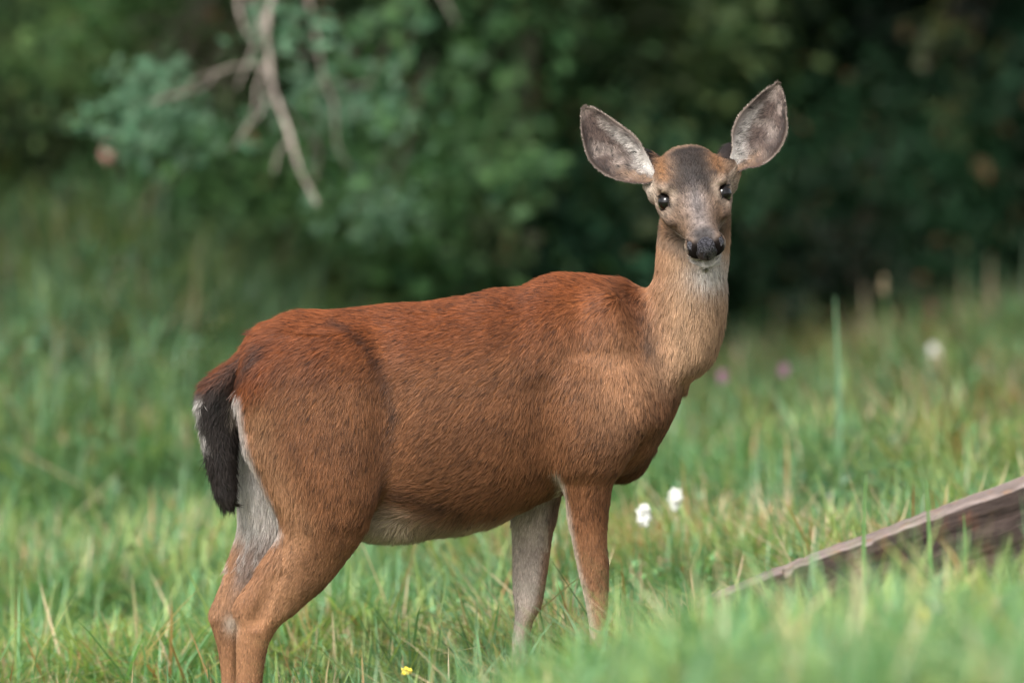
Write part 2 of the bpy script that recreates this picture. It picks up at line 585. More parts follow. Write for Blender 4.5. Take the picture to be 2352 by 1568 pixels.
def pchip(x, y, xq):
    x = np.asarray(x, float); y = np.asarray(y, float)
    h = np.diff(x); dl = np.diff(y) / h
    m = np.zeros(len(x))
    if len(x) == 2:
        return np.interp(xq, x, y)
    for i in range(1, len(x) - 1):
        if dl[i - 1] * dl[i] > 0:
            w1 = 2 * h[i] + h[i - 1]; w2 = h[i] + 2 * h[i - 1]
            m[i] = (w1 + w2) / (w1 / dl[i - 1] + w2 / dl[i])
    m[0] = dl[0]; m[-1] = dl[-1]
    shp = np.shape(xq)
    q = np.clip(np.ravel(xq), x[0], x[-1])
    i = np.clip(np.searchsorted(x, q) - 1, 0, len(x) - 2)
    t = (q - x[i]) / h[i]
    r = ((2 * t**3 - 3 * t**2 + 1) * y[i] + (t**3 - 2 * t**2 + t) * h[i] * m[i]
         + (-2 * t**3 + 3 * t**2) * y[i + 1] + (t**3 - t**2) * h[i] * m[i + 1])
    return r.reshape(shp)


BY = 5.4
bpts = [at(655, -420, BY + 2.6), at(640, -200, BY + 1.4), at(628, -20, BY + .3), at(612, 70, BY), at(606, 150, BY), at(640, 230, BY), at(668, 320, BY - .1),
        at(692, 400, BY - .2), at(728, 468, BY - .3)]
br = empty('hanging_branch', bpts[0])
tag(br, 'bare pale branch hanging down from the top of the picture', 'branch')
P = spline(bpts, 22)
V, F = tube(P, np.interp(np.linspace(0, 1, 22), [0, 0.5, 0.9, 1], [0.016, 0.0092, 0.007, 0.0035]), 8)
mesh_obj('bough', V, F, M_BARK, br, smooth=True)
twigs = [
    [(628, -20, 0.3), (600, 60, .1), (575, 130, 0), (545, 200, -.1)],
    [(606, 150, 0), (560, 150, 0), (500, 165, 0), (448, 182, .1)],
    [(608, 160, 0), (590, 200, -.1), (585, 250, -.2), (566, 290, -.2)],
    [(545, -40, .2), (548, 10, .1), (560, 60, 0), (590, 110, 0)],
    [(700, -40, .6), (728, 90, .5), (742, 180, .5), (768, 240, .5), (772, 330, .4), (800, 385, .4)],
    [(640, 230, 0), (700, 300, .2), (735, 350, .3), (720, 420, .3)],
    [(1000, -40, 1.5), (1030, 20, 1.4), (1050, 60, 1.4)],
    [(610, 90, 0), (590, 30, 0.1), (560, -60, .2)],
    [(606, 150, 0), (622, 200, -.3), (600, 260, -.4), (560, 300, -.5), (530, 345, -.5)],
    [(500, 165, 0), (460, 205, -.2), (400, 215, -.3), (340, 240, -.3)],
    [(742, 180, .5), (800, 200, .7), (860, 190, .8)],
    [(668, 320, -.1), (640, 350, -.1), (628, 400, -.1)],
    [(448, 182, .1), (420, 215, .2), (385, 225, .3)],
    [(500, 165, 0), (530, 205, .2), (520, 250, .4), (545, 300, .5)],
    [(606, 150, 0), (650, 120, .2), (700, 130, .4), (760, 105, .6)],
    [(628, -20, .3), (680, 40, .5), (700, 110, .7), (690, 180, .8)],
    [(742, 180, .5), (720, 230, .6), (735, 300, .7), (705, 360, .8)],
    [(575, 130, 0), (610, 190, .3), (600, 250, .5), (640, 320, .6)],
]
for k, tw in enumerate(twigs):
    pp = spline([at(u, v, BY + dy) for u, v, dy in tw], 9)
    r0 = (0.005, 0.004, 0.0045, 0.007, 0.0055, 0.005, 0.006, 0.006, 0.004, 0.003, 0.003, 0.004, 0.003, 0.003, 0.003, 0.0035, 0.003, 0.003)[k]
    V, F = tube(pp, np.linspace(r0, 0.002, 9), 6)
    o = mesh_obj('twig', V, F, M_BARK, br, smooth=True)


def sprig(label, u, v, y, sx, sz, n_, size, c1, c2, name='leafy_sprig'):
    c = at(u, v, y)
    root = empty(name, c)
    tag(root, label, 'sprig', 'pale leafy sprigs in front of the shrubs')
    m = max(4, n_ // 14)
    S = c + rng.normal(size=(m, 3)) * np.array([sx, 0.12, sz])
    P = np.repeat(S, 14, axis=0) + rng.normal(size=(m * 14, 3)) * 0.05
    k = rng.random((len(P), 1))
    C = (c1 * (1 - k) + c2 * k) * rng.uniform(0.8, 1.2, (len(P), 1))
    V, F, C = leaves(P, rng.normal(size=P.shape) * 0.45 + np.array([-0.1, -0.5, 0.8]), size * rng.uniform(0.7, 1.3, len(P)), C, 0.6)
    mesh_obj('foliage', V, F, M_LEAF, root, colors=C)
    parts = []
    back = c + np.array([0.25, 1.6, 0.5])
    for i in range(min(m, 4)):
        t = np.linspace(0, 1, 5)[:, None]
        parts.append(tube(back + (S[i] - back) * t, np.linspace(0.0035, 0.0018, 5), 5))
    V, F = join(parts)
    mesh_obj('stem', V, F, M_STEM, root, smooth=True)


sprig('pale blue green sprig left of the bare branch', 330, 230, 6.0, .075, .06, 168, .042, L_PALE * .85, L_TEAL * 1.2)
sprig('grey green sprig reaching right from under the pale sprig', 430, 275, 6.4, .12, .03, 112, .040, L_PALE, L_TEAL * 1.3)
sprig('small pale sprig beside the upper part of the bare branch', 665, 95, 5.6, .05, .03, 42, .05, L_PALE, L_TEAL * 1.4)
sprig('green sprig at the tip of the second twig', 785, 250, 6.2, .09, .07, 126, .040, L_PALE * .8, L_TEAL)
sprig('grey green sprig below the tip of the bare branch', 795, 490, 6.4, .08, .06, 126, .040, L_PALE * .9, L_MID)
sprig('light green leaf spray high in the shrubs right of the branch', 905, 130, 7.0, .13, .10, 112, .06, L_BRIGHT, L_TEAL)
sprig('fresh green spray low between branch and rump', 1050, 380, 7.2, .16, .08, 112, .06, L_BRIGHT, L_MID)
sprig('yellowing spray high up near the right edge', 2215, 130, 9.0, .05, .09, 56, .06, np.array([.05, .05, .014]), np.array([.03, .05, .015]))


# ---------------------------------------------------------------- the deer
def XZ(u, v):
    return (u - 1176) / 1000.0, (1568 - v) / 1000.0


def ell2(px, py, a, b):
    k0 = np.sqrt((px / a) ** 2 + (py / b) ** 2)
    k1 = np.sqrt((px / (a * a)) ** 2 + (py / (b * b)) ** 2) + 1e-9
    return np.where(k0 < 0.05, k0 * np.minimum(a, b) - np.minimum(a, b), k0 * (k0 - 1) / k1)


class LoftZ:
    def __init__(s, st, k):
        st = sorted(st, key=lambda r: -r[0])
        a = np.array(st, float)
        s.z = (1568 - a[:, 0]) / 1000
        s.xc = ((a[:, 1] + a[:, 2]) / 2 - 1176) / 1000
        s.xh = (a[:, 2] - a[:, 1]) / 2000
        s.yc, s.yh, s.k = a[:, 3], a[:, 4], k
        m = 0.06
        s.lo = np.array([(s.xc - s.xh).min(), (s.yc - s.yh).min(), s.z.min()]) - m
        s.hi = np.array([(s.xc + s.xh).max(), (s.yc + s.yh).max(), s.z.max()]) + m
        s.tz = np.linspace(s.z[0], s.z[-1], 300)
        s.T = [pchip(s.z, q, s.tz) for q in (s.xc, s.xh, s.yc, s.yh)]

    def __call__(s, P):
        z = P[:, 2]
        q = np.clip(z, s.z[0], s.z[-1])
        xc, xh, yc, yh = [np.interp(q, s.tz, t) for t in s.T]
        d = ell2(P[:, 0] - xc, P[:, 1] - yc, xh, yh)
        ax = np.abs(z - q)
        return np.where(ax > 0, np.sqrt(np.maximum(d, 0) ** 2 + ax ** 2) + np.minimum(d, 0) * 0, d)


class LoftX:
    def __init__(s, st, k):
        a = np.array(st, float)
        s.x = (a[:, 0] - 1176) / 1000
        s.zc = (1568 - (a[:, 1] + a[:, 2]) / 2) / 1000
        s.zh = (a[:, 2] - a[:, 1]) / 2000
        s.yc, s.yh, s.k = a[:, 3], a[:, 4], k
        m = 0.06
        s.lo = np.array([s.x.min(), (s.yc - s.yh).min(), (s.zc - s.zh).min()]) - m
        s.hi = np.array([s.x.max(), (s.yc + s.yh).max(), (s.zc + s.zh).max()]) + m
        s.tx = np.linspace(s.x[0], s.x[-1], 300)
        s.T = [pchip(s.x, q, s.tx) for q in (s.zc, s.zh, s.yc, s.yh)]

    def __call__(s, P):
        x = P[:, 0]
        q = np.clip(x, s.x[0], s.x[-1])
        zc, zh, yc, yh = [np.interp(q, s.tx, t) for t in s.T]
        d = ell2(P[:, 2] - zc, P[:, 1] - yc, zh, yh)
        ax = np.abs(x - q)
        return np.where(ax > 0, np.sqrt(np.maximum(d, 0) ** 2 + ax ** 2), d)


class Ell:
    def __init__(s, c, r, k, R=None):
        s.c, s.r, s.k = np.array(c, float), np.array(r, float), k
        s.R = R
        m = max(r) + 0.06
        s.lo, s.hi = s.c - m, s.c + m

    def __call__(s, P):
        q = P - s.c
        if s.R is not None:
            q = q @ s.R
        k0 = np.linalg.norm(q / s.r, axis=1)
        k1 = np.linalg.norm(q / (s.r ** 2), axis=1) + 1e-9
        return np.where(k0 < 0.05, -s.r.min(), k0 * (k0 - 1) / k1)


class Cap:
    def __init__(s, a, b, ra, rb, k):
        s.a, s.b, s.ra, s.rb, s.k = np.array(a, float), np.array(b, float), ra, rb, k
        m = max(ra, rb) + 0.06
        s.lo = np.minimum(s.a, s.b) - m; s.hi = np.maximum(s.a, s.b) + m

    def __call__(s, P):
        ba = s.b - s.a
        t = np.clip(((P - s.a) @ ba) / (ba @ ba), 0, 1)
        return np.linalg.norm(P - s.a - t[:, None] * ba, axis=1) - (s.ra + (s.rb - s.ra) * t)


# head frame: e between the eyes, f along the muzzle, r to the picture's right, h up out of the forehead
HE = np.array([0.418, -0.055, 1.110])
HF = norm(np.array([0.126, -0.81, -0.57]))
HR = np.array([0.988, 0.048, 0.15]); HR = norm(HR - HF * (HR @ HF))
HH = np.cross(HF, HR) * -1
if HH[2] < 0: HH = -HH
HM = np.stack([HR, HF, HH], 1)      # columns: r, s, h


def head_pt(r, s, h):
    return HE + HR * r + HF * s + HH * h


class Head:
    # s, half width, top, bottom, squareness
    ST = np.array([
        (-0.150, 0.040, 0.040, -0.045),
        (-0.120, 0.066, 0.064, -0.062),
        (-0.080, 0.080, 0.074, -0.076),
        (-0.040, 0.087, 0.070, -0.084),
        (-0.010, 0.087, 0.058, -0.086),
        (0.020, 0.078, 0.045, -0.083),
        (0.050, 0.059, 0.034, -0.077),
        (0.080, 0.045, 0.027, -0.070),
        (0.110, 0.039, 0.023, -0.062),
        (0.140, 0.038, 0.021, -0.055),
        (0.165, 0.040, 0.018, -0.047),
        (0.186, 0.032, 0.012, -0.034)])

    def __init__(s, k):
        s.k = k
        pts = np.array([head_pt(a, b, c) for a in (-.1, .1) for b in (-.18, .22) for c in (-.11, .1)])
        s.lo, s.hi = pts.min(0) - 0.03, pts.max(0) + 0.03
        s.t = np.linspace(-0.15, 0.186, 300)
        s.T = [pchip(s.ST[:, 0], s.ST[:, c], s.t) for c in (1, 2, 3)]

    def __call__(s, P):
        q = (P - HE) @ HM
        x, y, z = q[:, 0], q[:, 1], q[:, 2]
        c = np.clip(y, -0.15, 0.186)
        w, top, bot = [np.interp(c, s.t, t) for t in s.T]
        zc = (top + bot) / 2; zh = (top - bot) / 2
        # narrower towards the jaw
        v = np.clip((z - zc) / zh, -1.2, 1.2)
        w = w * (1.0 - 0.16 * np.clip(-v, 0, 1.2))
        e = 2.35
        ax_, az_ = np.abs(x) / w, np.abs(z - zc) / zh
        k0 = (ax_ ** e + az_ ** e) ** (1 / e)
        d = (k0 - 1) * np.minimum(w, zh) * np.where(k0 > 1, 1.0, 1.0)
        ax = np.abs(y - c)
        return np.where(ax > 0, np.sqrt(np.maximum(d, 0) ** 2 + ax ** 2), d)


torso = LoftX([
    (548, 880, 930, -.10, .05), (560, 815, 985, -.10, .085), (580, 768, 1015, -.097, .108), (600, 748, 1040, -.093, .122), (636, 731, 1085, -.086, .135),
    (680, 716, 1120, -.075, .138), (770, 711, 1175, -.058, .138), (860, 702, 1215, -.040, .140), (905, 698, 1222, -.035, .152),
    (960, 695, 1228, -.028, .170), (1060, 681, 1222, -.010, .176), (1124, 667, 1207, .0, .175),
    (1206, 655, 1172, .018, .170), (1247, 637, 1152, .025, .164), (1290, 629, 1136, .032, .155), (1340, 631, 1120, .042, .142), (1390, 636, 1100, .050, .130),
    (1440, 645, 1085, .060, .120), (1480, 670, 1060, .067, .112), (1520, 720, 1000, .074, .10),
    (1556, 790, 925, .08, .08), (1572, 835, 890, .083, .05)], 0.0)
neck = LoftZ([
    (430, 1536, 1668, .030, .050), (500, 1518, 1677, .030, .056), (570, 1513, 1673, .030, .060), (625, 1508, 1669, .034, .064),
    (660, 1494, 1669, .038, .069), (700, 1482, 1669, .044, .076), (760, 1468, 1662, .054, .088), (810, 1457, 1648, .062, .098),
    (850, 1447, 1622, .070, .104), (880, 1440, 1580, .075, .107), (910, 1432, 1559, .078, .108), (950, 1420, 1541, .082, .108),
    (985, 1410, 1522, .084, .104), (1020, 1400, 1499, .082, .09)], 0.05)
nhind = LoftZ([
    (765, 640, 830, -.120, .060), (820, 594, 880, -.130, .080), (900, 560, 902, -.140, .088), (1000, 561, 903, -.150, .086),
    (1100, 602, 886, -.158, .078), (1180, 641, 854, -.160, .066), (1227, 650, 832, -.158, .058), (1290, 615, 790, -.154, .047),
    (1340, 575, 749, -.151, .041), (1375, 549, 709, -.149, .037), (1400, 546, 681, -.148, .035), (1432, 548, 643, -.147, .033),
    (1467, 547, 622, -.146, .030), (1500, 547, 613, -.145, .028), (1565, 547, 604, -.143, .026), (1640, 548, 600, -.142, .025),
    (1690, 547, 603, -.142, .027), (1720, 553, 605, -.142, .025), (1752, 556, 622, -.142, .03), (1768, 556, 630, -.142, .032)], 0.03)
fhind = LoftZ([
    (850, 590, 850, -.03, .07), (900, 552, 855, .0, .078), (1000, 543, 850, .0, .078), (1100, 543, 800, .003, .072), (1160, 547, 760, .008, .064),
    (1221, 550, 715, .012, .055), (1251, 546, 695, .012, .051), (1304, 529, 655, .014, .044), (1355, 512, 612, .016, .037),
    (1399, 491, 580, .018, .034), (1420, 484, 568, .018, .033), (1450, 488, 557, .018, .031), (1488, 498, 552, .018, .028),
    (1565, 508, 549, .018, .025), (1640, 509, 551, .018, .025), (1690, 509, 555, .018, .027), (1720, 515, 557, .018, .025),
    (1752, 518, 574, .018, .03), (1768, 518, 582, .018, .032)], 0.04)
nfore = LoftZ([
    (800, 1270, 1440, -.03, .045), (860, 1250, 1470, -.055, .066), (950, 1254, 1490, -.070, .068), (1020, 1264, 1462, -.076, .066),
    (1066, 1268, 1434, -.074, .060), (1107, 1288, 1408, -.062, .052), (1141, 1299, 1400, -.058, .046), (1190, 1306, 1394, -.054, .040),
    (1235, 1314, 1393, -.052, .036), (1299, 1327, 1397, -.050, .033), (1355, 1340, 1396, -.050, .030), (1400, 1349, 1394, -.050, .028),
    (1450, 1355, 1391, -.050, .024), (1550, 1358, 1388, -.050, .019), (1610, 1356, 1392, -.050, .023), (1640, 1360, 1394, -.05, .022),
    (1672, 1362, 1412, -.05, .028), (1686, 1362, 1420, -.05, .03)], 0.035)
ffore = LoftZ([
    (1000, 1250, 1440, .130, .06), (1080, 1203, 1350, .140, .056), (1140, 1181, 1292, .146, .047), (1197, 1176, 1278, .148, .041),
    (1242, 1177, 1268, .148, .037), (1299, 1178, 1260, .148, .034), (1355, 1179, 1252, .148, .031), (1400, 1183, 1243, .148, .030),
    (1437, 1182, 1225, .148, .026), (1494, 1177, 1214, .148, .022), (1570, 1177, 1209, .148, .02), (1620, 1175, 1211, .148, .023),
    (1645, 1178, 1214, .148, .022), (1680, 1180, 1232, .148, .028), (1695, 1180, 1240, .148, .03)], 0.03)
brisket = Ell((XZ(1428, 0)[0], .13, XZ(0, 1024)[1]), (.074, .062, .088), .03)
udder = Ell((XZ(890, 0)[0], -.03, XZ(0, 1195)[1]), (.10, .07, .045), .03)
head = Head(0.03)
PRIMS = [torso, fhind, nhind, ffore, nfore, brisket, udder, neck, head]
# brows, cheek bones, chin, ear roots
for sg in (-1, 1):
    PRIMS.append(Ell(head_pt(sg * .058, -.014, .044), (.020, .024, .010), .018, HM))
    PRIMS.append(Ell(head_pt(sg * .060, .035, -.012), (.016, .032, .014), .016, HM))
    PRIMS.append(Ell(head_pt(sg * .023, .165, -.008), (.022, .024, .026), .014, HM))
PRIMS.append(Ell(head_pt(0, .148, -.060), (.027, .034, .014), .010, HM))
EARL = np.array([*XZ(1512, 395), 0.0])[[0, 2, 1]]; EARL[1] = 0.015
EARR = np.array([*XZ(1680, 365), 0.0])[[0, 2, 1]]; EARR[1] = 0.020
PRIMS.append(Cap((EARL[0] + .03, .0, EARL[2] - .03), (XZ(1492, 0)[0], .060, XZ(0, 370)[1]), .036, .023, .02))
PRIMS.append(Cap((EARR[0] - .02, .0, EARR[2] - .03), (XZ(1682, 0)[0], .058, XZ(0, 348)[1]), .034, .019, .02))


def w3(u, y, v):
    return np.array([(u - 1176) / 1000, y, (1568 - v) / 1000])


PRIMS.append(Ell(w3(1475, -.015, 900), (.050, .055, .085), .06))        # point of the shoulder
PRIMS.append(Ell(w3(1325, -.098, 955), (.055, .042, .105), .05))        # upper arm
PRIMS.append(Ell(w3(1400, -.050, 790), (.040, .040, .120), .05))        # shoulder blade
PRIMS.append(Ell(w3(800, -.125, 790), (.060, .034, .034), .05))         # hip
PRIMS.append(Cap(w3(1512, .005, 446), w3(1494, .022, 430), .023, .014, .02))   # fur under the ear roots
PRIMS.append(Cap(w3(1672, .010, 425), w3(1688, .022, 402), .020, .012, .02))
PRIMS.append(Cap(w3(700, -.160, 1170), w3(562, -.150, 1394), .018, .014, .03))      # heel tendon and hock
PRIMS.append(Cap(w3(610, .010, 1130), w3(502, .018, 1412), .018, .015, .03))
GROOVES = [(w3(640, -.205, 1310), w3(592, -.188, 1415), .012, .02),
           (w3(908, -.228, 880), w3(900, -.230, 1090), .036, .05),
           (w3(1488, -.085, 690), w3(1545, -.085, 905), .030, .05),
           (w3(1246, -.180, 900), w3(1258, -.160, 1060), .028, .05)]


def smin(a, b, k):
    if k <= 0:
        return np.minimum(a, b)
    h = np.maximum(k - np.abs(a - b), 0) / k
    return np.minimum(a, b) - h * h * k * 0.25


LIDS = []
EYES = []            # filled below; sockets cut once known


def sdf(P):
    d = np.full(len(P), 0.5)
    for pr in PRIMS:
        m = np.all((P > pr.lo) & (P < pr.hi), axis=1)
        if not m.any():
            continue
        d[m] = smin(d[m], pr(P[m]), pr.k)
    for (a_, b_, ra_, k) in GROOVES:
        ba = b_ - a_
        t = np.clip(((P - a_) @ ba) / (ba @ ba), 0, 1)
        q = ra_ - np.linalg.norm(P - a_ - t[:, None] * ba, axis=1)
        h = np.maximum(k - np.abs(d - q), 0) / k
        d = np.maximum(d, q) + h * h * k * 0.25
    for c, rr in EYES:
        q = rr - np.linalg.norm(P - c, axis=1)
        k = 0.008
        h = np.maximum(k - np.abs(d - q), 0) / k
        d = np.maximum(d, q) + h * h * k * 0.25
    for pr in LIDS:
        m = np.all((P > pr.lo) & (P < pr.hi), axis=1)
        if m.any():
            d[m] = smin(d[m], pr(P[m]), pr.k)
    return d


def sdf_grad(f, P, e=0.0015):
    g = np.zeros_like(P)
    for a in range(3):
        dv = np.zeros(3); dv[a] = e
        g[:, a] = f(P + dv) - f(P - dv)
    return norm(g)


def surface_nets(f, lo, hi, h):
    lo = np.array(lo, float)
    n_ = np.ceil((np.array(hi) - lo) / h).astype(int) + 1
    ax = [lo[i] + h * np.arange(n_[i]) for i in range(3)]
    G = np.empty(n_, np.float64)
    YY, ZZ = np.meshgrid(ax[1], ax[2], indexing='ij')
    for i0 in range(0, n_[0], 24):
        xs = ax[0][i0:i0 + 24]
        X = np.broadcast_to(xs[:, None, None], (len(xs),) + YY.shape)
        P = np.stack([X.ravel(), np.broadcast_to(YY, X.shape).ravel(), np.broadcast_to(ZZ, X.shape).ravel()], 1)
        G[i0:i0 + 24] = f(P).reshape(X.shape)
    S = G < 0
    c = np.zeros(tuple(n_ - 1), int)
    for dx in (0, 1):
        for dy in (0, 1):
            for dz in (0, 1):
                c += S[dx:n_[0] - 1 + dx, dy:n_[1] - 1 + dy, dz:n_[2] - 1 + dz]
    act = (c > 0) & (c < 8)
    I = np.argwhere(act)
    vid = -np.ones(act.shape, int)
    vid[act] = np.arange(len(I))
    acc = np.zeros((len(I), 3)); cnt = np.zeros(len(I))
    corner = [(a, b, d) for a in (0, 1) for b in (0, 1) for d in (0, 1)]
    for p in corner:
        for k in range(3):
            if p[k]:
                continue
            q = list(p); q[k] = 1
            g0 = G[I[:, 0] + p[0], I[:, 1] + p[1], I[:, 2] + p[2]]
            g1 = G[I[:, 0] + q[0], I[:, 1] + q[1], I[:, 2] + q[2]]
            m = (g0 < 0) != (g1 < 0)
            t = np.where(m, g0 / np.where(m, g0 - g1, 1), 0)
            pt = np.array(p, float) + t[:, None] * (np.array(q) - np.array(p))
            acc[m] += pt[m]; cnt[m] += 1
    V = lo + h * (I + acc / cnt[:, None])
    F = []
    for k in range(3):
        a, b = [(1, 2), (2, 0), (0, 1)][k]
        sl0 = [slice(0, None)] * 3; sl1 = [slice(0, None)] * 3
        sl0[k] = slice(0, -1); sl1[k] = slice(1, None)
        E = S[tuple(sl0)] != S[tuple(sl1)]
        J = np.argwhere(E)
        J = J[(J[:, a] > 0) & (J[:, b] > 0) & (J[:, a] < n_[a] - 1) & (J[:, b] < n_[b] - 1)]
        ina = S[J[:, 0], J[:, 1], J[:, 2]]
        ea = np.zeros(3, int); ea[a] = 1
        eb = np.zeros(3, int); eb[b] = 1
        ids = [vid[tuple((J - q).T)] for q in (ea + eb, eb, 0 * ea, ea)]
        Q = np.stack(ids, 1)
        Q[~ina] = Q[~ina][:, ::-1]
        F.append(Q)
    return V, np.concatenate(F)


def ray_hit(u, v, f=sdf):
    x, z = XZ(u, v)
    ys = np.arange(-0.45, 0.3, 0.001)
    P = np.stack([np.full_like(ys, x), ys, np.full_like(ys, z)], 1)
    d = f(P)
    i = np.argmax(d < 0)
    return P[i]


eye_c = []
for (u, v) in ((1522, 464), (1667, 442)):
    p = ray_hit(u, v)
    nrm = sdf_grad(sdf, p[None])[0]
    eye_c.append((p - nrm * 0.0100, nrm))
EYE_R = 0.0198
for c, nrm in eye_c:
    EYES.append((c + nrm * 0.0015, EYE_R + 0.0006))
V, F = surface_nets(sdf, (-0.74, -0.36, -0.25), (0.64, 0.34, 1.28), 0.006)
for _ in range(2):
    V = V - sdf_grad(sdf, V) * np.clip(sdf(V), -0.006, 0.006)[:, None]
# finer faces on the head
me = bpy.data.meshes.new('tmp')
me.from_pydata(V.tolist(), [], F.tolist())
bm = bmesh.new(); bm.from_mesh(me)
bm.edges.ensure_lookup_table()
for cuts in range(1):
    ed = [e for e in bm.edges if e.verts[0].co.z > 0.95 and e.verts[0].co.x > 0.30 and e.verts[1].co.x > 0.30 and e.verts[0].co.y < 0.05]
    bmesh.ops.subdivide_edges(bm, edges=ed, cuts=2, use_grid_fill=True)
bmesh.ops.triangulate(bm, faces=[f for f in bm.faces if len(f.verts) > 4])
bmesh.ops.recalc_face_normals(bm, faces=bm.faces)
bm.to_mesh(me); bm.free()
V = np.empty(len(me.vertices) * 3); me.vertices.foreach_get('co', V); V = V.reshape(-1, 3)
for _ in range(3):
    V = V - sdf_grad(sdf, V) * np.clip(sdf(V), -0.004, 0.004)[:, None] * 0.9
BODY_F = [tuple(p.vertices) for p in me.polygons]
BODY_V = V
bpy.data.meshes.remove(me)
BODY_N = sdf_grad(sdf, BODY_V)

# coat colours ------------------------------------------------------------
C_RUFOUS = np.array([0.215, 0.062, 0.018])
C_BROWN = np.array([0.222, 0.094, 0.041])
C_TAN = np.array([0.42, 0.222, 0.118])
C_GREYTAN = np.array([0.44, 0.275, 0.165])
C_CREAM = np.array([0.66, 0.545, 0.44])
C_GREY = np.array([0.42, 0.335, 0.285])
C_DARK = np.array([0.022, 0.016, 0.014])
C_WHITE = np.array([0.78, 0.72, 0.67])


def mixc(A, B, t):
    t = np.clip(t, 0, 1)[:, None]
    return A * (1 - t) + B * t


def seg_dist(u, v, pts):
    d = np.full(u.shape, 1e9)
    for (a, b), (c, e) in zip(pts[:-1], pts[1:]):
        ex, ey = c - a, e - b
        t = np.clip(((u - a) * ex + (v - b) * ey) / (ex * ex + ey * ey), 0, 1)
        d = np.minimum(d, np.hypot(u - a - t * ex, v - b - t * ey))
    return d


def blob(q, c, r):
    return np.exp(-np.sum(((q - np.array(c)) / np.array(r)) ** 2, axis=1))


